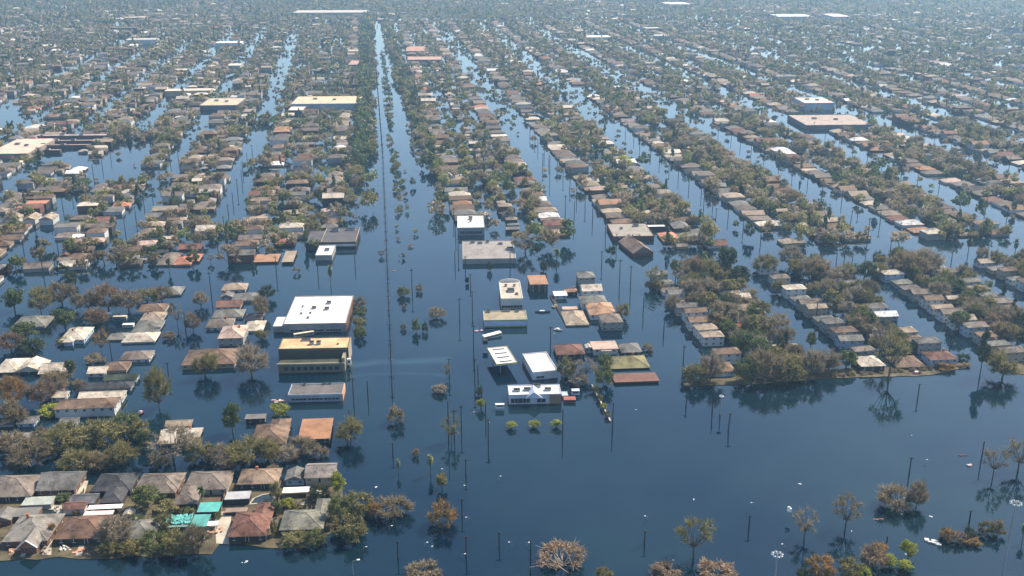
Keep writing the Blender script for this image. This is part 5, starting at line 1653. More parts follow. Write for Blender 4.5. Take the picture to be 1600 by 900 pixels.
debris('truck_trailer', 'white box trailer lying tilted at the right avenue bank', 'trailer', 769, 526, 10.5, 2.8, 1.6, (.75, .68, .58), R(28), tilt=(0.05, -.06))
debris('boat', 'red boat near the tall olive bare tree on the left', 'boat', 220, 646, 4.0, 2.0, .9, (.55, .10, .10), R(70), shape='boat')
debris('boat', 'white boat drifting above the small white warehouse', 'boat', 872, 516, 5.0, 2.2, .8, (.75, .74, .70), R(-25), shape='boat')
debris('boat', 'red and white boat on the right shore before the brown roof', 'boat', 1432, 584, 5.0, 2.2, .9, (.5, .08, .07), R(5), shape='boat')
debris('boat', 'long grey boat resting beside the walkway of the centre cluster', 'boat', 848, 488, 9.0, 1.8, .8, (.12, .12, .12), R(2), shape='boat')
debris('floating_dock', 'grey white floating box in the left flooded neighbourhood', 'container', 201, 510, 6.0, 2.6, 1.4, (.62, .62, .60), R(4))
debris('container', 'small white box container left of the greenish roofs', 'container', 170, 494, 3.6, 3.0, 1.8, (.72, .70, .66), R(30))
debris('container', 'pale roofed narrow trailer right of the small white box container', 'trailer', 188, 497, 7.5, 2.4, 1.2, (.45, .40, .30), R(2))
debris('walkway', 'long beige plank walkway between the white and tan buildings', 'walkway', 475, 524, 11.0, 1.6, 1.6, (.62, .53, .38), R(24))
debris('skip_container', 'open red brown bin beside the white shop', 'container', 890, 627, 5.5, 3.6, 1.5, (.30, .10, .08), R(2))
debris('sign_board', 'white low sign roof on posts left of the white shop', 'sign', 781, 640, 4.0, 1.2, 1.6, (.78, .76, .74), R(3), z=1.2)
debris('sign_board', 'pale blue square sign right of the white shop', 'sign', 899, 617, 3.6, 2.2, 2.0, (.60, .66, .82), R(5), z=.6)
debris('sign_board', 'dark billboard box on a post below the white trailer', 'sign', 758, 545, 2.6, 1.6, 2.0, (.05, .05, .06), R(5), z=3.0)
debris('sign_board', 'dark sign box standing in the avenue right of the wide grey store', 'sign', 730, 443, 2.0, 1.4, 3.0, (.03, .03, .04), R(5), z=1.0)
debris('sign_board', 'white petrol price sign on the tan office building corner', 'sign', 546, 572, 1.8, 1.2, 3.0, (.8, .8, .8), R(5), z=1.0)
debris('debris_heap', 'pinkish white debris left of the low grey commercial building', 'debris', 432, 628, 6.5, 2.6, 1.0, (.62, .46, .38), R(5), shape='wreck')
debris('debris_heap', 'pink debris at the foot of the right avenue poles', 'debris', 748, 518, 4.6, 2.4, 1.0, (.50, .30, .34), R(15), shape='wreck')
debris('debris_heap', 'white debris at the left end of the floating thicket', 'debris', 1455, 848, 5.0, 2.6, .7, (.6, .58, .55), R(-20), shape='wreck')
debris('debris_heap', 'white debris stuck in the bare bird tree', 'debris', 1231, 812, 1.6, 1.6, 1.8, (.85, .85, .85), R(0), z=4, shape='wreck')
debris('debris_heap', 'orange white debris on the dry shore lawn', 'debris', 122, 862, 3.6, 3.0, .5, (.62, .30, .20), R(0), z=.2, shape='wreck')
debris('debris_heap', 'white floating rubbish below the driveway', 'debris', 382, 879, 1.8, 1.0, .4, (.75, .75, .72), R(30), shape='wreck')
debris('debris_heap', 'brown drifting mat near the brushy trees', 'debris', 1371, 812, 4.0, 1.4, .3, (.22, .10, .08), R(0), shape='wreck')
debris('debris_heap', 'white and pink rubbish left of the grey bare tree', 'debris', 1514, 728, 3.0, 1.4, .6, (.62, .50, .48), R(0), shape='wreck')
debris('debris_heap', 'dark rubbish patch upper left of the grey bare tree', 'debris', 1503, 712, 3.0, 1.4, .4, (.12, .08, .09), R(0), shape='wreck')
debris('debris_heap', 'orange wreckage pile of the burnt house at the crossing', 'debris', 1050, 372, 12, 6, 2.4, (.62, .26, .15), R(10), shape='wreck')
debris('debris_heap', 'brown stepped debris beside the centre walkway', 'debris', 866, 480, 3.6, 4, 1.0, (.25, .22, .16), R(8), shape='wreck')
debris('debris_heap', 'white rubbish in the flooded garden alley of the first right block', 'debris', 1113, 522, 5, 3, .6, (.6, .6, .62), R(8), shape='wreck')
debris('debris_heap', 'orange drift near the avenue pole line', 'debris', 615, 424, 3, 1.2, .4, (.45, .22, .12), R(8), shape='wreck')
debris('debris_heap', 'small orange roof debris left in the brown red roofed yard', 'debris', 150, 828, 2.6, 1.2, .5, (.6, .3, .14), R(8), z=3.2, shape='wreck')
mb = MB()
pa, pb = at(925, 602), at(954, 659)
dv = (pb - pa)
nrm = Vector((dv.y, -dv.x, 0)).normalized()
for s0, s1, hh in ((0, 1, .5),):
    a1, a2, b1, b2 = pa + nrm * .35, pa - nrm * .35, pb + nrm * .35, pb - nrm * .35
    i = MB()
    i.poly([(a1.x, a1.y), (b1.x, b1.y), (b2.x, b2.y), (a2.x, a2.y)][::-1], -1, hh)
o = thing('garden_wall', 'low tan garden wall running out into the water under a shrub line', 'wall', (0, 0, 0), me=None)
link('coping', i.mesh('coping', [M['concrete']]), o)
pa, pb = at(861, 463), at(884, 503)
o = thing('walkway', 'raised brown walkway edge left of the sinking tan roof', 'walkway', (0, 0, 0))
dv = pb - pa
nrm = Vector((dv.y, -dv.x, 0)).normalized()
i = MB()
i.poly([(p.x, p.y) for p in (pa + nrm, pb + nrm, pb - nrm, pa - nrm)][::-1], -1, .7)
link('deck', i.mesh('deck', [M['wood']]), o)

# ================================================================ the streets of the wide flooded town
rng = random.Random(20)
BAS = [[touv(*at(x, y).xy) for x, y in pts] for pts in (
    [(165, 228), (246, 222), (238, 256), (214, 288), (170, 292), (118, 284), (125, 264), (100, 262), (150, 246)],
    [(-30, 205), (40, 200), (32, 158), (20, 155), (-30, 170)],
    [(1352, 132), (1388, 132), (1384, 160), (1365, 165)],
    [(1008, 143), (1052, 150), (1058, 190), (1022, 186)],
    [(432, 84), (448, 84), (446, 108), (430, 108)],
    [(560, 40), (650, 40), (640, 100), (690, 108), (690, 140), (640, 140), (600, 140)][:0] or [(624, 112), (660, 112), (662, 128), (630, 132)],
    [(956, 118), (992, 122), (994, 138), (962, 136)],
    [(700, 100), (745, 112), (770, 140), (728, 140)],
    [(1336, 228), (1365, 232), (1368, 262), (1340, 255)],
    [(1400, 262), (1430, 268), (1450, 318), (1412, 290)],
    [(84, 372), (100, 372), (98, 445), (60, 445), (66, 400)],
    [(600, 0), (600, 0), (600, 0)],
)]


def inside(poly, u, v):
    r = False
    j = len(poly) - 1
    for i in range(len(poly)):
        a, b_ = poly[i], poly[j]
        if (a[1] > v) != (b_[1] > v) and u < (b_[0] - a[0]) * (v - a[1]) / (b_[1] - a[1]) + a[0]:
            r = not r
        j = i
    return r


def rb_edges():
    return [170 + 106 * k for k in range(0, 34)]


def water_uv(u, v):
    """open water: the avenue, the cross streets and the parallel streets"""
    if v < 440:
        return True
    if v < 612 and u > 160:
        return (u - 163) % 74 > 54
    if 900 < v < 2400 and (u < -60 or u > 200):
        # irregular open pools between the blocks
        if math.sin(u * .031 + 1.1) * math.sin(v * .019 + u * .008) + .5 * math.sin(v * .043 + 2) * math.sin(u * .057) > .98:
            return True
    # avenue
    if v < 760 and -24 < u < 62:
        return True
    if v < 1000 and -18 < u < 46:
        return True
    if v < 1500 and -4 + (v - 1000) * .006 < u < 42 - (v - 1000) * .022:
        return True
    if 1500 <= v < 2600 and 1 < u < 27 - (v - 1500) * .010:
        return True
    if u > 46:
        if 610 < v < (655 if u > 160 else 694):
            return True
        if 655 <= v < 1150:
            k = (u - 170) % 106
            return k > 106 - 38 and u > 126
        if 1150 <= v < 1175 and u < 700:
            return True
        if 1150 <= v < 1900:
            k = (u - 170) % 106
            return k > 106 - 38 and u > 126 and math.sin(v * .037 + u) > -.8
        if 1900 <= v < 2600:
            k = (u - 170) % 106
            return k > 106 - 36 and u > 126 and math.sin(v * .021 + u) > -.5
    else:
        if 622 < v < 664 and u > -245:
            return True
        if 664 <= v < 2300:
            for a, b_ in ((-122, -106), (-190, -178), (-252, -238), (-318, -306), (-385, -373), (-452, -440)):
                sh = -(v - 700) * .035
                if a + sh - 4 < u < b_ + sh + 5 and math.sin(v * .027 + a) > -.86:
                    return True
        if 795 < v < 807 or 935 < v < 955 or 1100 < v < 1112 or 1250 < v < 1266 or 1440 < v < 1456 or 1700 < v < 1716:
            return True
    for p in BAS:
        if inside(p, u, v):
            return True
    return False


def over_big(u, v):
    p = uvp(u, v)
    for cx, cy, w, d, rz in BIG:
        dx, dy = p.x - cx, p.y - cy
        if abs(dx) > 90 or abs(dy) > 90:
            continue
        lx, ly = dx * math.cos(rz) + dy * math.sin(rz), -dx * math.sin(rz) + dy * math.cos(rz)
        if abs(lx) < w / 2 + 2 and -d / 2 - 22 < ly < d / 2 + 3:
            return True
    return False


def clear(u, v, r):
    for a, b_, q in HANDS:
        if (a - u) ** 2 + (b_ - v) ** 2 < (q + r) ** 2 * .8:
            return False
    return True


def in_view(u, v, m=60, z=0):
    p = uvp(u, v)
    if p.y < 100:
        return False
    x, y = topx(p.x, p.y, z)
    return -m < x < 1600 + m and -30 < y < 930


ROOFS = [('brown', 5), ('greybrown', 7), ('grey', 4), ('tan', 4), ('pale', 2), ('redbrown', 1.2), ('charcoal', 1), ('mauve', 2), ('greengrey', .8), ('terracotta', .3), ('white', .7), ('pink', .7), ('orange', .4)]
RN, RW = [a for a, _ in ROOFS], [b_ for _, b_ in ROOFS]
WN = [('w_white', 4), ('w_grey', 3), ('w_brick', 3), ('w_tan', 3), ('w_dark', 2)]
WW = [b_ for _, b_ in WN]
WN = [a for a, _ in WN]
LOTS = []   # (distance key, u, v, w, d, hw, roof, colour, wall colour, row description)


def lot(u, v, w, d, hw, roof, rc, wc, row):
    if v > 1350:
        wood = math.sin(u * .0047 + .4) * math.sin(v * .0031 + 1.3) + .35 * math.sin(u * .013) - (.25 if u > 700 else 0)
        if wood < -.25 and rng.random() < .6:
            return
        if rng.random() < .006:
            w, d, hw, roof, rc = rng.uniform(30, 60), rng.uniform(18, 34), rng.uniform(5, 9), 'flat', rng.choice(['pale', 'white', 'tan', 'grey', 'pink'])
    if not in_view(u, v) or water_uv(u, v) or (v < 760 and not clear(u, v, min(w, d) / 2)) or over_big(u, v):
        return
    LOTS.append((u, v, w, d, hw, roof, rc, wc, row, rng.uniform(-.04, .04)))


BN = 'first second third fourth fifth sixth seventh eighth ninth tenth'.split()
# near right blocks: narrow two-storey and shotgun houses end-on to the streets
for b_i, (u0, u1) in enumerate(((165, 215), (237, 290), (311, 364), (386, 439), (460, 512))):
    for side, uc in (('left', u0 + 8), ('right', u1 - 8)):
        v = (462 if b_i < 2 else 447) + rng.uniform(0, 5)
        # the row's own distance from the lens decides nothing here: houses every 10 to 12 m
        while v < 606:
            tall = rng.random() < (.75 if side == 'left' else .4)
            d_ = rng.uniform(7.4, 9.0)
            if rng.random() < (.95 if side == 'left' else .75):
                lot(uc + rng.uniform(-1, 1), v, rng.uniform(11, 14), d_, rng.uniform(4.8, 6.2) if tall else rng.uniform(2.6, 3.6), rng.choice(['hip', 'hip', 'gable']),
                    rng.choices(['greybrown', 'tan', 'brown', 'pale', 'grey', 'greengrey', 'white'], [6, 4, 4, 2.2, 5, 2, .6])[0], rng.choices(['w_white', 'w_grey', 'w_blue', 'w_tan'], [4, 4, 2, 1])[0],
                    '%s row of %s near right block' % (side, BN[b_i]))
            v += d_ + rng.uniform(2.6, 4.6)
    v = 470
    while v < 600:
        if rng.random() < .5:
            lot((u0 + u1) / 2 + rng.uniform(-6, 6), v, rng.uniform(5, 8), rng.uniform(5, 7), rng.uniform(2, 3), 'gable', rng.choices(RN, RW)[0], rng.choices(WN, WW)[0], 'yards of %s near right block' % BN[b_i])
        v += 13
# far right blocks
starts = [54] + [170 + 106 * k for k in range(0, 12)]
for b_i, u0 in enumerate(starts):
    u1 = (138 if u0 == 54 else u0 + 72)
    rows = [(u0 + 10, 'left'), (u1 - 11, 'right'), ((u0 + u1) / 2, 'middle')]
    for uc, side in rows:
        v = (704 if b_i == 0 else 663) + rng.uniform(0, 5)
        while v < 2500:
            w, d_ = (rng.uniform(15, 20), rng.uniform(10.5, 13.5)) if side != 'middle' else (rng.uniform(5, 12), rng.uniform(4.5, 9))
            if rng.random() < (.94 if side == 'left' else .8 if side == 'right' else (.95 if b_i == 0 else .7)):
                lot(uc + rng.uniform(-1.2, 1.2), v, w, d_, rng.uniform(1.2, 2.6) if rng.random() < .85 else 5.0, rng.choices(['hip', 'gable', 'flat'], [7, 3, .6])[0], rng.choices(RN, RW)[0], rng.choices(WN, WW)[0],
                    '%s row of %s far right block' % (side, BN[b_i] if b_i < 10 else BN[9]))
            v += d_ + rng.uniform(1.5, 5)
# left blocks
blocks = [(-102, -30), (-174, -126), (-234, -194), (-302, -256), (-369, -322), (-436, -389), (-503, -456), (-570, -520), (-640, -590), (-710, -655), (-780, -725), (-850, -795), (-920, -865), (-1000, -940), (-1080, -1015)]
for b_i, (u0, u1) in enumerate(blocks):
    rows = [(u0 + 9, 'left'), (u1 - 9, 'right')] + [((u0 + u1) / 2, 'middle')]
    for uc0, side in rows:
        v = 670 + rng.uniform(0, 8)
        while v < 2500:
            uc = uc0 - (v - 700) * (.035 if b_i else .0 if side == 'right' else .02)
            w, d_ = rng.uniform(13, 19), rng.uniform(9.5, 13)
            if side == 'middle' and b_i:
                w, d_ = rng.uniform(6, 11), rng.uniform(5, 9)
            if rng.random() < .93:
                lot(uc + rng.uniform(-2, 2), v, w, d_, rng.uniform(1.2, 2.8) if rng.random() < .75 else 5.2, rng.choices(['hip', 'gable', 'flat'], [6, 4, .8])[0], rng.choices(RN, RW)[0], rng.choices(WN, WW)[0],
                    '%s row of %s left block' % (side, BN[b_i] if b_i < 10 else BN[9]))
            v += d_ + rng.uniform(2, 7)
# the flooded quarter at the far left below the basin
for k in range(70):
    u, v = rng.uniform(-330, -235), rng.uniform(560, 700)
    if all((u - l[0]) ** 2 + (v - l[1]) ** 2 > 17 ** 2 for l in LOTS):
        lot(u, v, rng.uniform(12, 16), rng.uniform(9, 12), rng.uniform(1, 2.4), rng.choices(['hip', 'gable'], [6, 4])[0], rng.choices(RN, RW)[0], rng.choices(WN, WW)[0], 'far left bank quarter')
# the distance: houses scattered in the trees
for k in range(8000):
    v = 2450 + 2400 * rng.random() ** .9
    u = (rng.random() * 2 - 1) * (v * .62) + v * .13
    if math.sin(u * .012 + 1) + math.sin(v * .006 + u * .004) + rng.uniform(-.9, .9) < .1:
        continue
    lot(u, v, rng.uniform(13, 24), rng.uniform(9, 16), rng.uniform(2, 5), 'hip' if rng.random() < .7 else 'flat', rng.choices(RN, RW)[0], 'w_tan', '')

LOTS.sort(key=lambda l: uvp(l[0], l[1]).y)
hand_houses = sum(1 for o in scene.objects if o.parent is None and o.name.split('.')[0] == 'house')
N_IND = 296 - hand_houses
ind, rest = LOTS[:N_IND], LOTS[N_IND:]
rowcount = {}
for l in ind:
    u, v, w, d_, hw, roof, rc, wc, row, tw = l
    key = (rc, roof, row)
    rowcount[key] = rowcount.get(key, 0) + 1
tot = dict(rowcount)
seen = {}
RT = dict(hip='hip roofed', gable='gabled', flat='flat roofed')
for l in ind:
    u, v, w, d_, hw, roof, rc, wc, row, tw = l
    key = (rc, roof, row)
    seen[key] = seen.get(key, 0) + 1
    if tot[key] > 1:
        lab = '%s %s house, %s such up %s' % (CN[rc], RT[roof], ordn(seen[key]), row)
    else:
        lab = '%s %s house, only such in the %s' % (CN[rc], RT[roof], row)
    jj = rng.uniform(.8, 1.2)
    w_, dd_, hh_ = round(w / 1.5) * 1.5, round(d_ / 1.2) * 1.2, round(hw / .6) * .6
    build_house('house', lab, 'house', uvp(u, v), T + tw, w_, dd_, hh_, roof, .42, tuple(c * jj for c in C[rc]), C[wc], (), .4, 'houses in the flooded streets', 2 if v < 640 else 1, rng)


# ---------------------------------------------------------------- houses of the distance in one mass
def mass_houses(lots):
    V, F, COL = [], [], []
    for l in lots:
        u, v, w, d_, hw, roof, rc, wc, row, tw = l
        o = uvp(u, v)
        a = T + tw
        ca, sa = math.cos(a), math.sin(a)
        P = lambda x, y, z: (o.x + x * ca - y * sa, o.y + x * sa + y * ca, z)
        jj = rng.uniform(.75, 1.25)
        col_r = [c * jj for c in C[rc]]
        col_w = C[wc]
        i = len(V)
        x, y = w / 2, d_ / 2
        e = .4
        V.extend([P(-x + e, -y + e, -1), P(x - e, -y + e, -1), P(x - e, y - e, -1), P(-x + e, y - e, -1), P(-x + e, -y + e, hw), P(x - e, -y + e, hw), P(x - e, y - e, hw), P(-x + e, y - e, hw)])
        for q in ((0, 1, 5, 4), (1, 2, 6, 5), (2, 3, 7, 6), (3, 0, 4, 7)):
            F.append(tuple(i + k for k in q))
            COL.append(col_w)
        i = len(V)
        if roof == 'flat':
            V.extend([P(-x, -y, hw), P(x, -y, hw), P(x, y, hw), P(-x, y, hw)])
            F.append((i, i + 1, i + 2, i + 3))
            COL.append(col_r)
            continue
        h = min(w, d_) / 2 * .42
        ins = y if roof == 'hip' else 0
        V.extend([P(-x, -y, hw), P(x, -y, hw), P(x, y, hw), P(-x, y, hw), P(-x + ins, 0, hw + h), P(x - ins, 0, hw + h)])
        for q in ((0, 1, 5, 4), (2, 3, 4, 5), (1, 2, 5), (3, 0, 4)):
            F.append(tuple(i + k for k in q))
            COL.append(col_r)
    me = bpy.data.meshes.new('distant_houses')
    me.from_pydata(V, [], F)
    me.materials.append(M['stuff_roof'])
    a = me.color_attributes.new('tint', 'FLOAT_COLOR', 'CORNER')
    cols = np.array([c for f, c in zip(F, COL) for _ in f], np.float32)
    c4 = np.ones((len(cols), 4), np.float32)
    c4[:, :3] = cols
    a.data.foreach_set('color', c4.ravel())
    me.update()
    return me


o = structure('distant_houses', mass_houses(rest), kind='stuff')
o['label'] = 'mass of small brown and grey roofs filling the distance'

# ---------------------------------------------------------------- trees of the streets
spots = []     # u, v, kind, w, h, colour
blk = {}


def zone(u, v):
    if v < 612 and u > 150:
        return '%s near right block' % BN[min(9, max(0, int((u - 157) // 74)))]
    if u > 50:
        return '%s far right block' % BN[min(9, 0 if u < 150 else 1 + int((u - 150) // 106))]
    if u > -20:
        return 'flooded avenue'
    if u > -112:
        return 'first left block'
    return '%s left block' % BN[min(9, 1 + int((-112 - u) // 66))]


KN = ['bare', 'leafy', 'bush', 'pine', 'sparse']


def pick(u, v):
    g_ = math.sin(u * .021 + 2) + math.sin(v * .013 + u * .01)
    k = rng.choices(KN, [5, 3.0 + g_, 2, .35, .9])[0]
    if k == 'bare' or k == 'sparse':
        c_ = rng.choices(['brown', 'greybrown', 'olive', 'redbrown'], [4, 4, 4, .5])[0]
    elif k == 'pine':
        c_ = rng.choices(['darkgreen', 'green', 'bluegreen'], [3, 1, 1])[0]
    else:
        c_ = rng.choices(['olive', 'olivegreen', 'green', 'darkgreen', 'brown', 'greybrown'], [6, 4, 2.2, 1.5, 2.5, 2.0])[0]
    w = (rng.uniform(8, 15) if v < 640 else rng.uniform(6, 12.5) if u < -20 else rng.uniform(7, 14)) if k != 'pine' else rng.uniform(5, 8)
    h = w * rng.uniform(.65, .95) if k in ('bush', 'bare') else w * rng.uniform(.8, 1.1) if k != 'pine' else rng.uniform(11, 17)
    return k, c_, w, h


house_grid = {}
for l in LOTS:
    house_grid.setdefault((int(l[0] // 20), int(l[1] // 20)), []).append(l)


def near_house(u, v, r):
    a, b_ = int(u // 20), int(v // 20)
    for i in (a - 1, a, a + 1):
        for j in (b_ - 1, b_, b_ + 1):
            for l in house_grid.get((i, j), ()):
                if abs(l[0] - u) < l[2] / 2 + r and abs(l[1] - v) < l[3] / 2 + r:
                    return True
    return False


def scatter(v0, v1, per, dens_fn, street=.10):
    n = 0
    # width of the view at depth v
    area = 0
    step = 50
    v = v0
    while v < v1:
        half = v * .56 + 60
        cnt = int(2 * half * step * per)
        for _ in range(cnt):
            vv = v + rng.random() * step
            u = (rng.random() * 2 - 1) * half * 1.1 + vv * .13
            if not in_view(u, vv, 80, 5):
                continue
            wt = water_uv(u, vv)
            if wt and rng.random() > street:
                continue
            if wt and (vv < 700 or -18 < u < 46) and rng.random() < .8:
                continue
            if rng.random() > dens_fn(u, vv):
                continue
            k, c_, w, h = pick(u, vv)
            if vv < 612 and u > 150 and (u - 163) % 74 < 17 and rng.random() < .9:
                continue
            if vv > 655 and u > 166 and (u - 170) % 106 < 19 and rng.random() < .72:
                continue
            if vv > 690 and 44 < u < 142 and rng.random() < .48:
                continue
            if vv > 655 and u < -20 and vv < 1100 and rng.random() < .25:
                continue
            if wt:
                w *= .6
                h *= .65 if k != 'pine' else 1
            if over_big(u, vv):
                continue
            if vv < 760 and (not clear(u, vv, 0) or near_house(u, vv, -.5)):
                continue
            if vv >= 760 and near_house(u, vv, -1.9) and rng.random() < .82:
                continue
            spots.append((u, vv, k, w, h, c_))
            n += 1
        v += step
    return n


lowf = lambda u, v: .5 + .5 * math.sin(u * .017 + 1.3 * math.sin(v * .009)) * math.cos(v * .012 + u * .006)
scatter(445, 612, .0145, lambda u, v: .9 if u > 160 else 0, .04)
scatter(560, 700, .006, lambda u, v: .8 if u < -235 else 0, .05)
scatter(655, 1150, .0205, lambda u, v: .30 + .65 * lowf(u, v), .05)
scatter(1150, 1700, .0150, lambda u, v: .4 + .6 * lowf(u, v), .09)
scatter(1700, 2500, .0095, lambda u, v: .6 + .4 * lowf(u, v), .08)
scatter(2500, 5200, .0062, lambda u, v: .6 + .4 * lowf(u, v), .5)
for v in np.arange(850, 1900, 7.0):
    spots.append((rng.choice((14, 16, 36, -12)) + rng.uniform(-4, 4), v + rng.uniform(-9, 9), rng.choice(['bush', 'leafy', 'sparse', 'bush']), rng.uniform(4, 8), rng.uniform(4, 9), rng.choice(['olive', 'olivegreen', 'brown', 'green'])))
# tall dark line of trees along the avenue's left side, and along the far right side
for v in np.arange(930, 2700, 6.0):
    spots.append((-16 + rng.uniform(-7, 5) - (0 if v < 1000 else 0), v + rng.uniform(-3, 3), rng.choice(['leafy', 'leafy', 'bush']), rng.uniform(9, 14), rng.uniform(11, 16), rng.choice(['darkgreen', 'green', 'bluegreen', 'olivegreen'])))
for v in np.arange(1000, 2700, 11.0):
    spots.append((50 - max(0, v - 1000) * .012 + rng.uniform(-7, 5), v + rng.uniform(-3, 3), rng.choice(['leafy', 'bush', 'bare']), rng.uniform(8, 13), rng.uniform(9, 14), rng.choice(['darkgreen', 'green', 'olive', 'greybrown', 'bluegreen'])))
# single trees the photograph shows beside the avenue and in the street mouths
for x, y, k, w, h, c_ in ((573, 330, 'bare', 15, 15, 'olive'), (572, 250, 'bush', 14, 13, 'darkgreen'), (578, 290, 'leafy', 14, 14, 'olivegreen'), (670, 265, 'leafy', 16, 15, 'darkgreen'), (685, 268, 'bush', 14, 13, 'olivegreen'),
                          (682, 340, 'bush', 15, 14, 'brown'), (690, 325, 'leafy', 13, 14, 'olivegreen'), (645, 232, 'bush', 7, 9, 'olivegreen'), (645, 292, 'leafy', 7, 9, 'green'), (633, 268, 'bush', 4, 3, 'redbrown'), (611, 267, 'bush', 5, 3, 'brown'),
                          (617, 300, 'bush', 5, 6, 'brown'), (634, 308, 'bush', 5, 6, 'brown'), (625, 318, 'sparse', 6, 8, 'greybrown'), (636, 330, 'bush', 4, 7, 'olive'), (620, 335, 'bush', 4, 6, 'olive'), (620, 358, 'bush', 4, 5, 'brown'), (649, 366, 'bush', 5, 6, 'brown'),
                          (623, 375, 'bush', 5, 3, 'redbrown'), (641, 386, 'bush', 5, 3, 'redbrown'), (628, 404, 'bush', 5, 5, 'brown'), (460, 360, 'bush', 4, 4, 'redbrown'), (464, 427, 'bush', 6, 5, 'brown'), (765, 423, 'bush', 4, 7, 'darkgreen'), (849, 424, 'bush', 6, 8, 'darkgreen'),
                          (85, 412, 'leafy', 8, 9, 'darkgreen'), (100, 428, 'bush', 9, 9, 'darkgreen'), (113, 446, 'bush', 9, 10, 'darkgreen'), (182, 416, 'bare', 12, 9, 'brown'), (210, 416, 'bare', 13, 9, 'olive'), (360, 412, 'bare', 18, 11, 'greybrown'), (365, 378, 'bush', 9, 13, 'darkgreen'), (398, 420, 'bush', 5, 6, 'darkgreen'),
                          (265, 425, 'palm', 6, 10, 'olivegreen'), (820, 395, 'bare', 16, 13, 'brown'), (858, 390, 'bare', 15, 14, 'brown'), (884, 378, 'leafy', 14, 17, 'green'), (838, 372, 'leafy', 12, 13, 'olivegreen'), (870, 415, 'palm', 8, 12, 'olivegreen'), (1114, 300, 'bare', 13, 12, 'brown'),
                          (955, 400, 'bush', 8, 11, 'darkgreen'), (1055, 435, 'leafy', 9, 14, 'olivegreen'), (1086, 435, 'bare', 12, 14, 'redbrown'), (1110, 440, 'bare', 12, 13, 'olive'), (1134, 430, 'leafy', 13, 20, 'darkgreen'), (1100, 425, 'palm', 7, 14, 'olivegreen'), (1155, 450, 'leafy', 12, 14, 'darkgreen'),
                          (1105, 380, 'bare', 13, 18, 'olive'), (1170, 375, 'sparse', 9, 14, 'bluegreen'), (1193, 425, 'bare', 14, 11, 'olive'), (1350, 440, 'leafy', 14, 13, 'darkgreen'), (1415, 430, 'bare', 20, 14, 'brown'), (1445, 428, 'bare', 18, 15, 'greybrown'), (1500, 330, 'leafy', 14, 15, 'green'), (1530, 345, 'pine', 12, 16, 'bluegreen'),
                          (1280, 335, 'leafy', 12, 12, 'darkgreen'), (1371, 268, 'leafy', 18, 14, 'darkgreen'), (1535, 410, 'bush', 8, 11, 'greybrown'), (1553, 412, 'bush', 8, 11, 'greybrown'), (1585, 400, 'palm', 7, 12, 'green'), (1512, 398, 'palm', 7, 12, 'darkgreen'), (1405, 385, 'bare', 14, 10, 'greybrown'),
                          (1275, 430, 'bare', 14, 12, 'brown'), (1235, 415, 'bare', 14, 12, 'greybrown'), (1090, 258, 'bare', 15, 15, 'greybrown'), (975, 262, 'leafy', 14, 12, 'yellowgreen'), (1005, 262, 'leafy', 14, 14, 'green')):
    p = at(x, y)
    u, v = touv(p.x, p.y)
    spots.append((u, v, k, w * (1.25 if w > 10 else 1), h * (1.15 if w > 10 else 1), c_))

spots.sort(key=lambda s: uvp(s[0], s[1]).y)
N_TREE = 330
KIND_MAX = {'bush': 150}
indt, restt = [], []
for s in spots:
    if len(indt) < N_TREE:
        indt.append(s)
    else:
        restt.append(s)
KL = dict(bare='twiggy bare tree', leafy='leafy tree', bush='dense bushy tree', pine='tall narrow tree', sparse='thin open tree', palm='palm')
CL = dict(olive='olive', brown='brown', redbrown='rusty', green='green', darkgreen='dark green', yellowgreen='yellow green', greybrown='grey brown', orange='orange', olivegreen='olive green', bluegreen='bluish green')
cnt, tot = {}, {}
for s in indt:
    key = (s[2], s[5], zone(s[0], s[1]))
    tot[key] = tot.get(key, 0) + 1
for s in indt:
    u, v, k, w, h, c_ = s
    key = (k, c_, zone(u, v))
    cnt[key] = cnt.get(key, 0) + 1
    if tot[key] > 1:
        lab = '%s %s, %s such from the near end of %s' % (CL[c_], KL[k], ordn(cnt[key]), key[2])
    else:
        lab = '%s %s, only such in the %s' % (CL[c_], KL[k], key[2])
    p = uvp(u, v)
    plant(k, p.x, p.y, w, h, TC[c_], lab, 'trees in the flooded streets', lod=0 if v < 640 else 1, rng=rng)


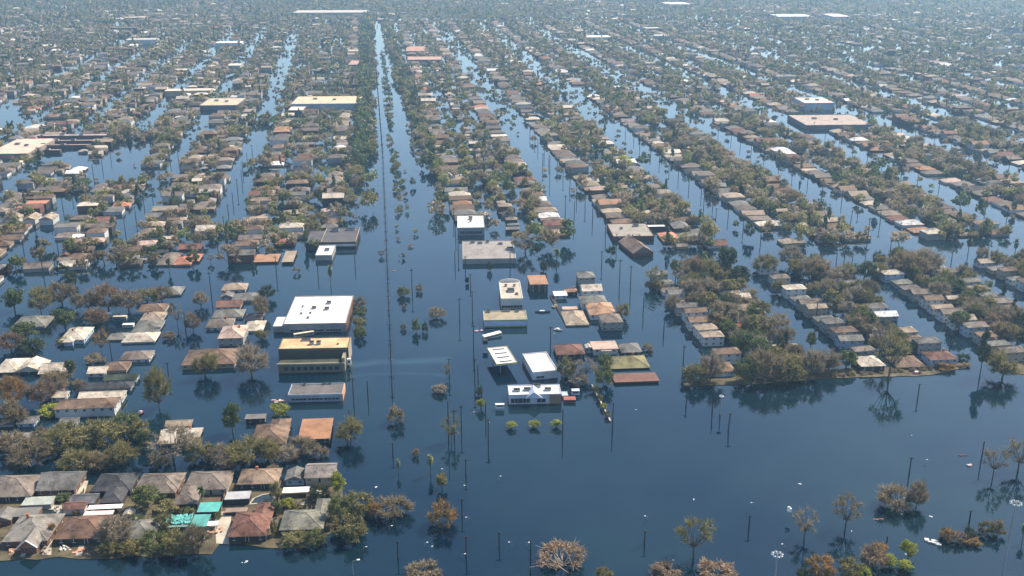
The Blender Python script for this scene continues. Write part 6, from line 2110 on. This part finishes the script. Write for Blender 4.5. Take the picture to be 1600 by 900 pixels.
# the woods of the distance: one mass of leaf faces
def mass_trees(sp):
    rs = np.random.RandomState(9)
    tm = {}
    def tmpl(k, lod):
        if (k, lod) not in tm:
            out = []
            for q in range(4):
                n = (16, 9, 5)[lod]
                per = (20, 11, 5)[lod]
                size = (0.72, 1.3, 2.6)[lod]
                if k == 'pine':
                    zz = rs.uniform(.35, 1, n)
                    an = rs.uniform(0, 6.28, n)
                    rr = (1.15 - zz) * 4.6 * rs.uniform(.4, 1, n)
                    cl = np.stack([rr * np.cos(an), rr * np.sin(an), zz * 8.7], 1)
                else:
                    cl = crown_points(rs, n, 3.7, 1.0 if k == 'bush' else 2.0, 8, .4)
                rad = [(rs.uniform(1.0, 1.9),) * 2 + (rs.uniform(.8, 1.4),) for _ in cl]
                cen, ax, ay = leaf_cloud(rs, cl, rad, per, size)
                if k in ('bare', 'sparse'):
                    o_ = np.array([c * .6 for c in cl])
                    tw = twigs(rs, o_, cl, per * 1.1, 2.2, .20 * (1 + lod * .8))
                    keep = rs.random_sample(len(cen)) < .65
                    cen, ax, ay = [np.concatenate(z_) for z_ in zip((cen[keep], ax[keep], ay[keep]), tw)]
                out.append((cen, ax, ay))
            tm[(k, lod)] = out
        return tm[(k, lod)]
    CE, AX, AY, CO = [], [], [], []
    for u, v, k, w, h, c_ in sp:
        lod = 0 if v < 1150 else 1 if v < 1900 else 2
        if k == 'palm':
            k = 'leafy'
        cen, ax, ay = tmpl(k, lod)[rs.randint(4)]
        a = rs.uniform(0, 6.28)
        ca, sa = math.cos(a), math.sin(a)
        Rm = np.array([[ca, sa, 0], [-sa, ca, 0], [0, 0, 1]])
        sc = np.array([w / 10, w / 10, h / 9])
        p = uvp(u, v)
        CE.append((cen * sc) @ Rm + np.array([p.x, p.y, 0]))
        AX.append((ax * sc) @ Rm)
        AY.append((ay * sc) @ Rm)
        cc = np.array(TC[c_]) * rs.uniform(.9, 1.7)
        CO.append(np.repeat(cc[None], len(cen), 0))
    f = lambda q: np.concatenate(q).astype(np.float32)
    return quads_mesh('distant_woods', f(CE), f(AX), f(AY), [M['stuff_leaf']], f(CO))


o = structure('distant_woods', mass_trees(restt), kind='stuff')
o['label'] = 'mass of green and brown tree crowns filling the far streets'
print('COUNTS houses', len(ind) + hand_houses, 'far houses', len(rest), 'trees', len(indt), 'far trees', len(restt))

# the avenue's pole line goes on into the distance, its nearer part strung with wires
n_ = len(ys)
p_last = at(613 - (620 - ys[-1]) * .04, ys[-1])
ul, vl = touv(p_last.x, p_last.y)
for q in range(1, 22):
    vq = vl + 33 * q
    if vq < 1750:
        utility_pole(*uvp(ul - q * .12, vq).xy, 'dark wooden pole in the avenue centre line, %s from its near end' % ordn(n_ + q), AV, 12, T)
pts_ = [at(613 - (620 - y) * .040, y) for y in ys]
o = thing('power_line', 'wires strung along the avenue centre poles', 'power line')
for dx_ in (-1.1, 1.1):
    mb = MB()
    for a_, b_ in zip(pts_, pts_[1:]):
        for s_ in range(4):
            t0, t1 = s_ / 4, (s_ + 1) / 4
            za, zb = 10.6 - 1.1 * 4 * t0 * (1 - t0), 10.6 - 1.1 * 4 * t1 * (1 - t1)
            q0, q1 = a_.lerp(b_, t0), a_.lerp(b_, t1)
            mb.tube((q0.x + dx_, q0.y, za), (q1.x + dx_, q1.y, zb), .045, .045, 3)
    link('wire', mb.mesh('wire', [M['wood']]), o)

# poles along the far streets
k_ = 0
for bi, uu in enumerate([160, 266, 372, 478, 584, 690]):
    n_ = 0
    for v in np.arange(670, 1080, 34.0):
        u = uu + rng.uniform(-2, 2)
        if in_view(u, v, 0):
            n_ += 1
            utility_pole(*uvp(u, v).xy, 'dark pole in %s flooded street right of the avenue, %s from its near end' % (BN[bi], ordn(n_)), 'utility poles along the right streets', rng.uniform(9, 12), T, arm=rng.random() < .5, tilt=rng.uniform(-.04, .04))
for bi, uu in enumerate([-114, -184, -246]):
    n_ = 0
    for v in np.arange(715, 1050, 38.0):
        u = uu - (v - 700) * .035 + rng.uniform(-2, 2)
        if in_view(u, v, 0):
            n_ += 1
            utility_pole(*uvp(u, v).xy, 'dark pole in %s flooded street left of the avenue, %s from its near end' % (BN[bi], ordn(n_)), 'utility poles along the left streets', rng.uniform(9, 12), T, arm=rng.random() < .5)
# dark ground under the far woods
mb = MB()
q = [uvp(-2600, 2650), uvp(3200, 2650), uvp(9000, 20000), uvp(-9000, 20000)]
mb.poly([(p.x, p.y) for p in q], -1, .3)
structure('far_land', mb.mesh('far_land', [surface_mat('far_ground', base=(.055, .06, .035), stain=.5, fine=.01)]))

# ---------------------------------------------------------------- haze
mb = MB()
mb.box(-9000, -600, -1.6, 9000, 9000, 232)
hm = bpy.data.materials.new('haze')
hm.use_nodes = True
hn = hm.node_tree
for n in list(hn.nodes):
    hn.nodes.remove(n)
ho = hn.nodes.new('ShaderNodeOutputMaterial')
hv = hn.nodes.new('ShaderNodeVolumePrincipled')
hv.inputs['Color'].default_value = (.44, .72, 1.0, 1)
hv.inputs['Density'].default_value = HAZE
hv.inputs['Anisotropy'].default_value = 0.45
hn.links.new(hv.outputs[0], ho.inputs['Volume'])
structure('haze', mb.mesh('haze', [hm]), kind='stuff')
dup_ = {k: v for k, v in ALL_LABELS.items() if len(v) > 1}
print('DUPLICATE LABELS', len(dup_), list(dup_.items())[:5])
longl = [k for k in ALL_LABELS if len(k.split()) > 16]
print('LONG', len(longl), longl[:5])
